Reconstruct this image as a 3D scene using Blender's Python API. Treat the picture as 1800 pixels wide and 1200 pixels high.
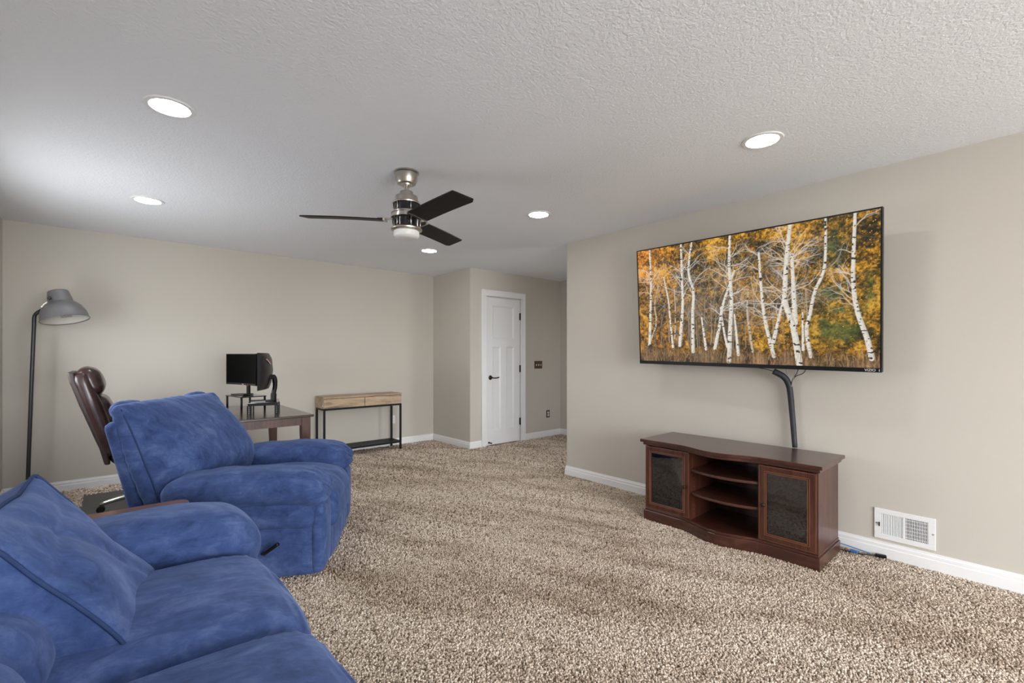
import bpy, bmesh, math, random
import numpy as np
from mathutils import Vector, Matrix, Euler, noise

for o in list(bpy.data.objects):
    bpy.data.objects.remove(o, do_unlink=True)
scene = bpy.context.scene
COL = scene.collection
random.seed(7)
rng = np.random.default_rng(11)
PI = math.pi

# ------------------------------------------------------------------ camera
CAM_H = 1.259
YAW = math.radians(41.256)
cam_d = bpy.data.cameras.new('camera')
cam_d.sensor_fit = 'HORIZONTAL'
cam_d.sensor_width = 36.0
cam_d.lens = 36.0 * 806.0 / 1800.0
cam_d.shift_y = 25.0 / 1800.0
cam_d.clip_start = 0.02
cam = bpy.data.objects.new('camera', cam_d)
COL.objects.link(cam)
cam.location = (0, 0, CAM_H)
cam.rotation_euler = (PI / 2, 0, -YAW)
scene.camera = cam

# ------------------------------------------------------------------ world, daylight, exposure
world = bpy.data.worlds.new('overcast_sky')
scene.world = world
world.use_nodes = True
bg = world.node_tree.nodes['Background']
bg.inputs['Strength'].default_value = 12.5
# bright overcast above the horizon, duller ground below it
_nt = world.node_tree
_tc = _nt.nodes.new('ShaderNodeTexCoord')
_sx = _nt.nodes.new('ShaderNodeSeparateXYZ')
_rp = _nt.nodes.new('ShaderNodeValToRGB')
_nt.links.new(_tc.outputs['Generated'], _sx.inputs[0])
_mr = _nt.nodes.new('ShaderNodeMapRange')
_mr.inputs['From Min'].default_value = -1
_nt.links.new(_sx.outputs['Z'], _mr.inputs['Value'])
_nt.links.new(_mr.outputs[0], _rp.inputs['Fac'])
_rp.color_ramp.elements[0].position = 0.49
_rp.color_ramp.elements[0].color = (0.54, 0.56, 0.57, 1)
_rp.color_ramp.elements[1].position = 0.52
_rp.color_ramp.elements[1].color = (0.92, 0.96, 1.0, 1)
_nt.links.new(_rp.outputs[0], bg.inputs['Color'])
LAMP_STRENGTH = 52.0
vs = scene.view_settings
vs.view_transform = 'Standard'
vs.look = 'None'
vs.gamma = 1.0
vs.use_curve_mapping = False
vs.exposure = 0.62

# room dimensions
H = 2.44
XL, XR = -0.70, 3.62          # window wall, television wall
YB, YD, YE = 5.905, 4.977, 3.25   # back wall, closet door wall, end of television wall
XE = 5.39                     # end wall of the side hall
YR = -3.6                     # wall behind the camera
WIN_REAR = (-0.45, 2.75, 0.06, 2.15)   # x0,x1,z0,z1 in wall_rear
WIN_LEFT = (3.55, 4.75, 0.95, 1.80)     # y0,y1,z0,z1 in wall_left
WIN_HALL = (4.70, 5.25, 0.30, 2.05)   # x0,x1,z0,z1 in wall_hall_near

def portal(name, loc, rot, sx, sy):
    d = bpy.data.lights.new(name, 'AREA')
    d.shape = 'RECTANGLE'
    d.size, d.size_y = sx, sy
    d.energy = 1
    d.cycles.is_portal = True
    o = bpy.data.objects.new(name, d)
    COL.objects.link(o)
    o.location = loc
    o.rotation_euler = rot
    return o
portal('window_portal', ((WIN_REAR[0]+WIN_REAR[1])/2, YR-0.10, (WIN_REAR[2]+WIN_REAR[3])/2), (PI/2, 0, 0), WIN_REAR[1]-WIN_REAR[0], WIN_REAR[3]-WIN_REAR[2])
portal('window_portal', ((WIN_HALL[0]+WIN_HALL[1])/2, 1.5, (WIN_HALL[2]+WIN_HALL[3])/2), (PI/2, 0, 0), WIN_HALL[1]-WIN_HALL[0], WIN_HALL[3]-WIN_HALL[2])
portal('window_portal', (XL-0.10, (WIN_LEFT[0]+WIN_LEFT[1])/2, (WIN_LEFT[2]+WIN_LEFT[3])/2), (PI/2, 0, -PI/2), WIN_LEFT[1]-WIN_LEFT[0], WIN_LEFT[3]-WIN_LEFT[2])

# ------------------------------------------------------------------ materials
def new_mat(name):
    m = bpy.data.materials.new(name)
    m.use_nodes = True
    nt = m.node_tree
    return m, nt, nt.nodes['Principled BSDF']

def nd(nt, typ, **kw):
    n = nt.nodes.new(typ)
    for k, v in kw.items():
        setattr(n, k, v)
    return n

def coords(nt, scale=(1, 1, 1), rot=(0, 0, 0)):
    tc = nd(nt, 'ShaderNodeTexCoord')
    mp = nd(nt, 'ShaderNodeMapping')
    mp.inputs['Scale'].default_value = scale
    mp.inputs['Rotation'].default_value = rot
    nt.links.new(tc.outputs['Object'], mp.inputs['Vector'])
    return mp.outputs['Vector']

def noise_tex(nt, vec, scale, detail=3, rough=0.55, dist=0.0):
    n = nd(nt, 'ShaderNodeTexNoise')
    n.inputs['Scale'].default_value = scale
    n.inputs['Detail'].default_value = detail
    n.inputs['Roughness'].default_value = rough
    n.inputs['Distortion'].default_value = dist
    nt.links.new(vec, n.inputs['Vector'])
    return n

def ramp(nt, fac, stops):
    r = nd(nt, 'ShaderNodeValToRGB')
    el = r.color_ramp.elements
    while len(el) < len(stops):
        el.new(0.5)
    for e, (p, c) in zip(el, stops):
        e.position = p
        e.color = (*c, 1)
    nt.links.new(fac, r.inputs['Fac'])
    return r.outputs['Color']

def bump(nt, bsdf, height, strength, dist):
    b = nd(nt, 'ShaderNodeBump')
    b.inputs['Strength'].default_value = strength
    b.inputs['Distance'].default_value = dist
    nt.links.new(height, b.inputs['Height'])
    nt.links.new(b.outputs['Normal'], bsdf.inputs['Normal'])

def plain(name, col, rough=0.5, metal=0.0, spec=0.5, var=0.06, vscale=6.0, coat=0.0):
    m, nt, p = new_mat(name)
    v = coords(nt)
    n = noise_tex(nt, v, vscale)
    a = tuple(c * (1 - var) for c in col)
    b = tuple(min(1, c * (1 + var)) for c in col)
    nt.links.new(ramp(nt, n.outputs['Fac'], [(0.3, a), (0.7, b)]), p.inputs['Base Color'])
    p.inputs['Roughness'].default_value = rough
    p.inputs['Metallic'].default_value = metal
    p.inputs['Specular IOR Level'].default_value = spec
    p.inputs['Coat Weight'].default_value = coat
    p.inputs['Coat Roughness'].default_value = 0.15
    return m

def wood(name, dark, mid, light, scale=(1, 12, 12), rough=0.4, coat=0.0, rot=(0, 0, 0), nscale=2.5):
    m, nt, p = new_mat(name)
    v = coords(nt, scale, rot)
    n = noise_tex(nt, v, nscale, 6, 0.62, 0.6)
    f = noise_tex(nt, v, nscale * 9, 3, 0.6)
    mx = nd(nt, 'ShaderNodeMath', operation='MULTIPLY_ADD')
    nt.links.new(f.outputs['Fac'], mx.inputs[0])
    mx.inputs[1].default_value = 0.35
    sb = nd(nt, 'ShaderNodeMath', operation='SUBTRACT')
    nt.links.new(n.outputs['Fac'], sb.inputs[0])
    sb.inputs[1].default_value = 0.17
    nt.links.new(sb.outputs[0], mx.inputs[2])
    nt.links.new(ramp(nt, mx.outputs[0], [(0.28, dark), (0.5, mid), (0.72, light)]), p.inputs['Base Color'])
    p.inputs['Roughness'].default_value = rough
    p.inputs['Coat Weight'].default_value = coat
    p.inputs['Coat Roughness'].default_value = 0.18
    bump(nt, p, f.outputs['Fac'], 0.08, 0.002)
    return m

def paint(name, col, rough, bscale, bstr, bdist):
    m, nt, p = new_mat(name)
    v = coords(nt)
    n = noise_tex(nt, v, 0.8, 2)
    nt.links.new(ramp(nt, n.outputs['Fac'], [(0.3, tuple(c * 0.985 for c in col)), (0.7, tuple(min(1, c * 1.015) for c in col))]), p.inputs['Base Color'])
    p.inputs['Roughness'].default_value = rough
    p.inputs['Specular IOR Level'].default_value = 0.3
    t = noise_tex(nt, v, bscale, 4, 0.6, 0.3)
    bump(nt, p, t.outputs['Fac'], bstr, bdist)
    return m

M = {}
M['wall'] = paint('wall_paint_greige', (0.545, 0.508, 0.450), 0.75, 160, 0.12, 0.002)
M['ceiling'] = paint('ceiling_texture_white', (0.85, 0.865, 0.90), 0.9, 78, 0.55, 0.010)
M['trim'] = plain('white_trim_paint', (0.80, 0.80, 0.80), 0.35, var=0.01)
M['door'] = plain('white_door_paint', (0.78, 0.775, 0.77), 0.4, var=0.01)
M['white_metal'] = plain('white_enamel', (0.80, 0.80, 0.80), 0.4, var=0.01)
M['white_plastic'] = plain('white_plastic', (0.82, 0.82, 0.80), 0.4, var=0.01)
M['black_metal'] = plain('black_powder_coat', (0.006, 0.006, 0.007), 0.45, spec=0.25)
M['black_plastic'] = plain('black_plastic', (0.008, 0.008, 0.009), 0.35, spec=0.3)
M['gap_shade'] = plain('dark_gap_shade', (0.03, 0.03, 0.035), 0.9)  # dark colour standing for the shade in the duct and drawer gaps
M['bronze'] = plain('oil_rubbed_bronze', (0.035, 0.022, 0.016), 0.4, metal=0.6, var=0.2)
M['bronze_plate'] = plain('brown_wall_plate', (0.075, 0.042, 0.022), 0.4, var=0.1)
M['nickel'] = plain('brushed_nickel', (0.50, 0.47, 0.43), 0.28, metal=1.0, var=0.05)
M['blade'] = plain('espresso_blade', (0.009, 0.0065, 0.0055), 0.5, spec=0.2, var=0.15)
M['motor'] = plain('black_motor_housing', (0.008, 0.008, 0.010), 0.2)
M['frost'] = plain('frosted_white_glass', (0.82, 0.82, 0.80), 0.35, var=0.01)
M['lamp_grey'] = plain('satin_grey_lacquer', (0.23, 0.23, 0.24), 0.34, metal=0.5, var=0.02)
M['lamp_pole'] = plain('charcoal_tube', (0.035, 0.035, 0.038), 0.4, metal=0.3)
M['lamp_in'] = plain('lamp_inner_white', (0.55, 0.53, 0.48), 0.6, var=0.02)
M['label_grey'] = plain('printed_label', (0.33, 0.32, 0.29), 0.7, var=0.35, vscale=160)
M['steel'] = plain('polished_base_metal', (0.52, 0.50, 0.46), 0.25, metal=0.9)
M['leather'] = plain('brown_leather', (0.024, 0.0095, 0.009), 0.28, var=0.35, vscale=18, coat=0.25)
M['leather_shell'] = plain('brown_leather_shell', (0.020, 0.011, 0.010), 0.38, var=0.2, vscale=14)
M['mat'] = plain('dark_chair_mat', (0.030, 0.033, 0.032), 0.35, var=0.1)
M['cherry'] = wood('cherry_veneer', (0.030, 0.0085, 0.0055), (0.060, 0.018, 0.010), (0.105, 0.033, 0.018), (10, 10, 1.2), 0.36, 0.15)
M['cherry_h'] = wood('cherry_veneer_horizontal', (0.032, 0.010, 0.007), (0.058, 0.019, 0.012), (0.092, 0.032, 0.020), (10, 1.2, 10), 0.30, 0.35)
M['cherry_edge'] = plain('cherry_edge_highlight', (0.20, 0.075, 0.038), 0.35, var=0.15)
M['walnut'] = wood('red_brown_stained_wood', (0.045, 0.015, 0.009), (0.085, 0.031, 0.020), (0.14, 0.056, 0.036), (8, 8, 1.0), 0.38, 0.1)
M['desk_top'] = wood('dark_glossy_desktop', (0.030, 0.017, 0.014), (0.048, 0.030, 0.025), (0.075, 0.048, 0.040), (1, 9, 9), 0.22, 0.5)
M['table_wood'] = wood('end_table_wood', (0.06, 0.022, 0.010), (0.13, 0.052, 0.024), (0.22, 0.10, 0.05), (1, 12, 12), 0.3, 0.3)
M['oak'] = wood('light_rustic_oak', (0.19, 0.12, 0.068), (0.45, 0.325, 0.205), (0.58, 0.44, 0.30), (1.0, 8, 8), 0.55, 0.0, nscale=3.2)
M['pole_black'] = plain('cable_sleeve', (0.018, 0.019, 0.024), 0.6, var=0.3, vscale=60)
M['wire'] = plain('thin_black_wire', (0.012, 0.012, 0.014), 0.5)
M['wire_grey'] = plain('thin_grey_wire', (0.32, 0.31, 0.30), 0.5)
M['wire_blue'] = plain('blue_plug', (0.05, 0.16, 0.36), 0.4)
M['red'] = plain('red_accent', (0.42, 0.02, 0.02), 0.35)
M['tag_white'] = plain('white_paper_tag', (0.85, 0.85, 0.86), 0.5, var=0.01)
M['logo'] = plain('silver_lettering', (0.75, 0.75, 0.76), 0.4, var=0.01)

def screen_black(name):
    m, nt, p = new_mat(name)
    n = noise_tex(nt, coords(nt), 3)
    nt.links.new(ramp(nt, n.outputs['Fac'], [(0.3, (0.0015, 0.0015, 0.0016)), (0.7, (0.002, 0.002, 0.0022))]), p.inputs['Base Color'])
    p.inputs['Roughness'].default_value = 0.5
    p.inputs['Specular IOR Level'].default_value = 0.03
    return m
M['screen'] = screen_black('matte_black_screen')

def suede(name):
    m, nt, p = new_mat(name)
    v = coords(nt)
    n1 = noise_tex(nt, v, 5.0, 6, 0.68, 0.35)
    vs_ = coords(nt, (1.0, 2.2, 1.6), (0.3, 0.2, 0.6))
    n2 = noise_tex(nt, vs_, 10.0, 6, 0.70, 0.6)
    ad = nd(nt, 'ShaderNodeMath', operation='MULTIPLY_ADD')
    nt.links.new(n2.outputs['Fac'], ad.inputs[0])
    ad.inputs[1].default_value = 0.55
    h_ = nd(nt, 'ShaderNodeMath', operation='MULTIPLY')
    nt.links.new(n1.outputs['Fac'], h_.inputs[0])
    h_.inputs[1].default_value = 0.45
    nt.links.new(h_.outputs[0], ad.inputs[2])
    c = ramp(nt, ad.outputs[0], [(0.34, (0.021, 0.039, 0.106)), (0.50, (0.046, 0.077, 0.198)), (0.68, (0.100, 0.146, 0.300))])
    nt.links.new(c, p.inputs['Base Color'])
    p.inputs['Roughness'].default_value = 0.95
    p.inputs['Specular IOR Level'].default_value = 0.1
    p.inputs['Sheen Weight'].default_value = 0.25
    p.inputs['Sheen Roughness'].default_value = 0.45
    p.inputs['Sheen Tint'].default_value = (0.45, 0.58, 1.0, 1)
    f = noise_tex(nt, v, 260, 2)
    bump(nt, p, f.outputs['Fac'], 0.15, 0.001)
    return m
M['suede'] = suede('blue_microsuede')
M['suede_seam'] = plain('blue_piping', (0.030, 0.052, 0.128), 0.9, spec=0.1, var=0.1)

def glass_door():
    m, nt, p = new_mat('dark_glass_pane')
    out = nt.nodes['Material Output']
    tr = nd(nt, 'ShaderNodeBsdfTransparent')
    n = noise_tex(nt, coords(nt), 2)
    nt.links.new(ramp(nt, n.outputs['Fac'], [(0.3, (0.48, 0.48, 0.50)), (0.7, (0.52, 0.52, 0.54))]), tr.inputs['Color'])
    gl = nd(nt, 'ShaderNodeBsdfGlossy')
    gl.inputs['Roughness'].default_value = 0.03
    gl.inputs['Color'].default_value = (0.9, 0.92, 1, 1)
    fr = nd(nt, 'ShaderNodeFresnel')
    fr.inputs['IOR'].default_value = 1.9
    mx = nd(nt, 'ShaderNodeMixShader')
    nt.links.new(fr.outputs[0], mx.inputs[0])
    nt.links.new(tr.outputs[0], mx.inputs[1])
    nt.links.new(gl.outputs[0], mx.inputs[2])
    nt.links.new(mx.outputs[0], out.inputs['Surface'])
    return m
M['glass'] = glass_door()

def shelf_glass():
    m, nt, p = new_mat('smoked_glass_shelf')
    n = noise_tex(nt, coords(nt), 4)
    nt.links.new(ramp(nt, n.outputs['Fac'], [(0.3, (0.02, 0.022, 0.026)), (0.7, (0.03, 0.032, 0.036))]), p.inputs['Base Color'])
    p.inputs['Roughness'].default_value = 0.06
    p.inputs['Specular IOR Level'].default_value = 0.7
    return m
M['smoked'] = shelf_glass()

def emit_mat(name, col, strength):
    m, nt, p = new_mat(name)
    n = noise_tex(nt, coords(nt), 2)
    nt.links.new(ramp(nt, n.outputs['Fac'], [(0.3, col), (0.7, col)]), p.inputs['Emission Color'])
    p.inputs['Base Color'].default_value = (0.9, 0.9, 0.9, 1)
    p.inputs['Emission Strength'].default_value = strength
    return m
M['led'] = emit_mat('led_lens', (1.0, 0.98, 0.955), LAMP_STRENGTH)

def carpet_mat(name, stops, per_instance):
    m, nt, p = new_mat(name)
    if per_instance:
        oi = nd(nt, 'ShaderNodeObjectInfo')
        fac = oi.outputs['Random']
        base = ramp(nt, fac, stops)
        geo = nd(nt, 'ShaderNodeNewGeometry')
        mp = nd(nt, 'ShaderNodeMapping')
        mp.vector_type = 'TEXTURE'
        mp.inputs['Rotation'].default_value = (0, 0, math.radians(-65))
        mp.inputs['Scale'].default_value = (1.5, 0.36, 1)
        nt.links.new(geo.outputs['Position'], mp.inputs['Vector'])
        n = noise_tex(nt, mp.outputs['Vector'], 1.25, 4, 0.6, 0.5)
        tone = ramp(nt, n.outputs['Fac'], [(0.34, (0.64, 0.59, 0.54)), (0.52, (0.92, 0.90, 0.88)), (0.66, (1, 1, 1))])
        mx = nd(nt, 'ShaderNodeMix', data_type='RGBA', blend_type='MULTIPLY')
        mx.inputs[0].default_value = 1.0
        nt.links.new(base, mx.inputs[6])
        nt.links.new(tone, mx.inputs[7])
        nt.links.new(mx.outputs[2], p.inputs['Base Color'])
    else:
        n = noise_tex(nt, coords(nt), 110, 4, 0.7)
        nt.links.new(ramp(nt, n.outputs['Fac'], stops), p.inputs['Base Color'])
        bump(nt, p, n.outputs['Fac'], 0.9, 0.012)
    p.inputs['Roughness'].default_value = 1.0
    p.inputs['Specular IOR Level'].default_value = 0.05
    return m
M['carpet_base'] = carpet_mat('carpet_backing', [(0.35, (0.15, 0.105, 0.07)), (0.5, (0.36, 0.275, 0.20)), (0.65, (0.56, 0.46, 0.36))], False)
M['carpet_tuft'] = carpet_mat('carpet_tufts', [(0.0, (0.16, 0.115, 0.080)), (0.15, (0.40, 0.320, 0.247)), (0.5, (0.65, 0.548, 0.452)), (1.0, (0.88, 0.78, 0.675))], True)

# ------------------------------------------------------------------ mesh helpers
class MB:
    """collects shapes; build() links them as one mesh object"""
    def __init__(self):
        self.v, self.f = [], []

    def add(self, verts, faces, mat=None):
        k = len(self.v)
        if mat is not None:
            verts = [mat @ Vector(p) for p in verts]
        self.v += [tuple(p) for p in verts]
        self.f += [tuple(i + k for i in f) for f in faces]
        return self

    def box(self, lo, hi, mat=None):
        x0, y0, z0 = lo
        x1, y1, z1 = hi
        v = [(x0, y0, z0), (x1, y0, z0), (x1, y1, z0), (x0, y1, z0), (x0, y0, z1), (x1, y0, z1), (x1, y1, z1), (x0, y1, z1)]
        f = [(0, 3, 2, 1), (4, 5, 6, 7), (0, 1, 5, 4), (1, 2, 6, 5), (2, 3, 7, 6), (3, 0, 4, 7)]
        return self.add(v, f, mat)

    def prism(self, poly, z0, z1, mat=None):
        n = len(poly)
        v = [(x, y, z0) for x, y in poly] + [(x, y, z1) for x, y in poly]
        f = [tuple(range(n - 1, -1, -1)), tuple(range(n, 2 * n))]
        f += [(i, (i + 1) % n, (i + 1) % n + n, i + n) for i in range(n)]
        return self.add(v, f, mat)

    def lathe(self, prof, seg=32, mat=None):
        v, f = [], []
        for r, z in prof:
            for k in range(seg):
                a = 2 * PI * k / seg
                v.append((r * math.cos(a), r * math.sin(a), z))
        for i in range(len(prof) - 1):
            for k in range(seg):
                k2 = (k + 1) % seg
                f.append((i * seg + k, i * seg + k2, (i + 1) * seg + k2, (i + 1) * seg + k))
        return self.add(v, f, mat)

    def tube(self, path, rad, seg=10, mat=None):
        pts = [Vector(p) for p in path]
        rads = rad if isinstance(rad, (list, tuple)) else [rad] * len(pts)
        v, f = [], []
        up = None
        for i, p in enumerate(pts):
            t = (pts[min(i + 1, len(pts) - 1)] - pts[max(i - 1, 0)]).normalized()
            if up is None:
                up = Vector((0, 0, 1)) if abs(t.z) < 0.9 else Vector((1, 0, 0))
            a = t.cross(up).normalized()
            b = a.cross(t).normalized()
            up = b
            for k in range(seg):
                an = 2 * PI * k / seg
                v.append(p + (a * math.cos(an) + b * math.sin(an)) * rads[i])
        for i in range(len(pts) - 1):
            for k in range(seg):
                k2 = (k + 1) % seg
                f.append((i * seg + k, i * seg + k2, (i + 1) * seg + k2, (i + 1) * seg + k))
        f.append(tuple(range(seg - 1, -1, -1)))
        f.append(tuple(range((len(pts) - 1) * seg, len(pts) * seg)))
        return self.add(v, f, mat)

    def puff(self, size, r, bulge=(0, 0, 0), n=26, mat=None, fold=0.0, folds=(3, 3, 3), seed=0, shape=None):
        """soft upholstered box: rounded by r, faces bulging, folds pressed in"""
        hx, hy, hz = (s / 2 for s in size)
        idx, v, f = {}, [], []
        def vid(p):
            k = tuple(round(c, 5) for c in p)
            if k not in idx:
                idx[k] = len(v)
                v.append(p)
            return idx[k]
        g = [-1 + 2 * i / n for i in range(n + 1)]
        for ax in range(3):
            for s in (-1, 1):
                for i in range(n):
                    for j in range(n):
                        q = []
                        for a, b in ((g[i], g[j]), (g[i + 1], g[j]), (g[i + 1], g[j + 1]), (g[i], g[j + 1])):
                            p = [0, 0, 0]
                            p[ax] = s
                            p[(ax + 1) % 3] = a
                            p[(ax + 2) % 3] = b
                            q.append(vid(tuple(p)))
                        f.append(tuple(q) if s > 0 else tuple(reversed(q)))
        out = []
        off = Vector((seed * 7.3, seed * 3.1, seed * 5.7))
        for p in v:
            P = Vector((p[0] * hx, p[1] * hy, p[2] * hz))
            inner = Vector((max(-(hx - r), min(hx - r, P.x)), max(-(hy - r), min(hy - r, P.y)), max(-(hz - r), min(hz - r, P.z))))
            d = P - inner
            if d.length > 1e-9:
                P = inner + d.normalized() * r
            u = [P.x / hx, P.y / hy, P.z / hz]
            c = [max(0.0, 1 - t * t) for t in u]
            P.x += u[0] * bulge[0] * c[1] * c[2]
            P.y += u[1] * bulge[1] * c[0] * c[2]
            P.z += u[2] * bulge[2] * c[0] * c[1]
            if fold:
                q = Vector((P.x * folds[0], P.y * folds[1], P.z * folds[2])) + off
                w = noise.noise(q) + 0.5 * noise.noise(q * 2.3)
                nrm = Vector((u[0] ** 3 / hx, u[1] ** 3 / hy, u[2] ** 3 / hz))
                if nrm.length > 1e-6:
                    P += nrm.normalized() * (w * fold)
            if shape:
                P = shape(P, u)
            out.append(P)
        return self.add(out, f, mat)

    def build(self, name, mat, parent=None, smooth=False, bevel=0.0, seg=2, subd=0):
        me = bpy.data.meshes.new(name)
        me.from_pydata(self.v, [], self.f)
        bm = bmesh.new()
        bm.from_mesh(me)
        bmesh.ops.recalc_face_normals(bm, faces=bm.faces)
        bm.to_mesh(me)
        bm.free()
        if mat is not None:
            me.materials.append(M[mat] if isinstance(mat, str) else mat)
        if smooth:
            me.polygons.foreach_set('use_smooth', [True] * len(me.polygons))
            if smooth == 'auto':
                me.set_sharp_from_angle(angle=math.radians(38))
        o = bpy.data.objects.new(name, me)
        COL.objects.link(o)
        if parent is not None:
            o.parent = parent
        if bevel:
            b = o.modifiers.new('bevel', 'BEVEL')
            b.width = bevel
            b.segments = seg
            b.limit_method = 'ANGLE'
            b.angle_limit = math.radians(40)
        if subd:
            s_ = o.modifiers.new('subdivision', 'SUBSURF')
            s_.levels = s_.render_levels = subd
        return o

def bx(lo, hi):
    return MB().box(lo, hi)

def tag(o, label=None, cat=None, group=None, kind=None):
    if label: o['label'] = label
    if cat: o['category'] = cat
    if group: o['group'] = group
    if kind: o['kind'] = kind
    return o

def thing(name, label, cat, loc=(0, 0, 0), rot=(0, 0, 0), group=None):
    o = bpy.data.objects.new(name, None)
    o.empty_display_size = 0.1
    COL.objects.link(o)
    o.location = loc
    o.rotation_euler = rot
    return tag(o, label, cat, group)

def struct(o, label, cat):
    return tag(o, label, cat, kind='structure')

def T(loc=(0, 0, 0), rot=(0, 0, 0)):
    return Matrix.Translation(loc) @ Euler(rot).to_matrix().to_4x4()

def smooth_path(pts, n=8):
    pts = [Vector(p) for p in pts]
    out = []
    for i in range(len(pts) - 1):
        p0 = pts[max(i - 1, 0)]; p1 = pts[i]; p2 = pts[i + 1]; p3 = pts[min(i + 2, len(pts) - 1)]
        for k in range(n):
            t = k / n
            out.append(0.5 * ((2 * p1) + (p2 - p0) * t + (2 * p0 - 5 * p1 + 4 * p2 - p3) * t * t + (3 * p1 - p0 - 3 * p2 + p3) * t ** 3))
    out.append(pts[-1])
    return out

def text_mesh(txt, size, name, mat, parent, mtx, extrude=0.0004):
    cu = bpy.data.curves.new('lettering', 'FONT')
    cu.body = txt
    cu.size = size
    cu.extrude = extrude
    cu.align_x = 'CENTER'
    cu.align_y = 'CENTER'
    tmp = bpy.data.objects.new('lettering', cu)
    COL.objects.link(tmp)
    bpy.context.view_layer.update()
    me = bpy.data.meshes.new_from_object(tmp.evaluated_get(bpy.context.evaluated_depsgraph_get()))
    bpy.data.objects.remove(tmp, do_unlink=True)
    me.transform(mtx)
    me.materials.clear()
    me.materials.append(M[mat])
    o = bpy.data.objects.new(name, me)
    COL.objects.link(o)
    o.parent = parent
    return o

# ------------------------------------------------------------------ the room
WT = 0.12
def wall_y(name, y0, y1, x0, x1, label, hole=None):
    m = MB()
    if hole:
        a, b, z0, z1 = hole
        m.box((x0, y0, 0), (a, y1, H)).box((b, y0, 0), (x1, y1, H)).box((a, y0, 0), (b, y1, z0)).box((a, y0, z1), (b, y1, H))
    else:
        m.box((x0, y0, 0), (x1, y1, H))
    return struct(m.build(name, 'wall'), label, 'wall')

def wall_x(name, x0, x1, y0, y1, label, hole=None):
    m = MB()
    if hole:
        a, b, z0, z1 = hole
        m.box((x0, y0, 0), (x1, a, H)).box((x0, b, 0), (x1, y1, H)).box((x0, a, 0), (x1, b, z0)).box((x0, a, z1), (x1, b, H))
    else:
        m.box((x0, y0, 0), (x1, y1, H))
    return struct(m.build(name, 'wall'), label, 'wall')

floor = struct(bx((XL - WT, YR - WT, -0.10), (XE + WT, YB + WT, 0.0)).build('floor', 'carpet_base'),
               'brown speckled wall to wall carpet', 'floor')
struct(bx((XL - WT, YR - WT, H), (XE + WT, YB + WT, H + 0.1)).build('ceiling', 'ceiling'), 'white textured flat ceiling', 'ceiling')
wall_y('wall_back', YB, YB + WT, XL - WT, XR + WT, 'long greige wall behind lamp and desk')
wall_x('wall_closet_side', XR, XR + WT, YD, YB, 'short greige closet wall beside the white door')
DX0, DX1, DZ = 3.895, 4.525, 2.08      # door opening
wall_y('wall_closet_front', YD, YD + WT, XR + WT, XE + WT, 'greige closet wall holding the white door', (DX0, DX1, 0.0, DZ))
wall_x('wall_hall_end', XE, XE + WT, 1.6, YD, 'narrow greige wall at the end of the side hall')
wall_x('wall_right', XR, XR + WT, YR, YE, 'long greige wall with mounted television')
wall_y('wall_hall_near', 1.5, 1.6, XR + WT, XE + WT, 'greige wall closing the side hall', WIN_HALL)
wall_x('wall_left', XL - WT, XL, YR, YB, 'greige window wall behind the sofa', WIN_LEFT)
wall_y('wall_rear', YR - WT, YR, XL - WT, XR + WT, 'greige window wall behind the viewer', WIN_REAR)

def window(name, axis, pos, hole, label):
    a, b, z0, z1 = hole
    m = MB()
    c = (a + b) / 2
    def seg(u0, u1, w0, w1, d0=-0.09, d1=-0.03):
        if axis == 'y':
            m.box((u0, pos + d0, w0), (u1, pos + d1, w1))
        else:
            m.box((pos + d0, u0, w0), (pos + d1, u1, w1))
    t = 0.05
    seg(a, a + t, z0, z1); seg(b - t, b, z0, z1); seg(c - 0.03, c + 0.03, z0 + t, z1 - t)
    seg(a + t, b - t, z0, z0 + t); seg(a + t, b - t, z1 - t, z1)
    return struct(m.build(name, 'trim', bevel=0.004), label, 'window')
window('window_1', 'y', YR, WIN_REAR, 'white framed window behind the viewer')
window('window_3', 'y', 1.6, WIN_HALL, 'white framed window at the near end of the hall')
window('window_2', 'x', XL, WIN_LEFT, 'white framed window beside the floor lamp')

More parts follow.
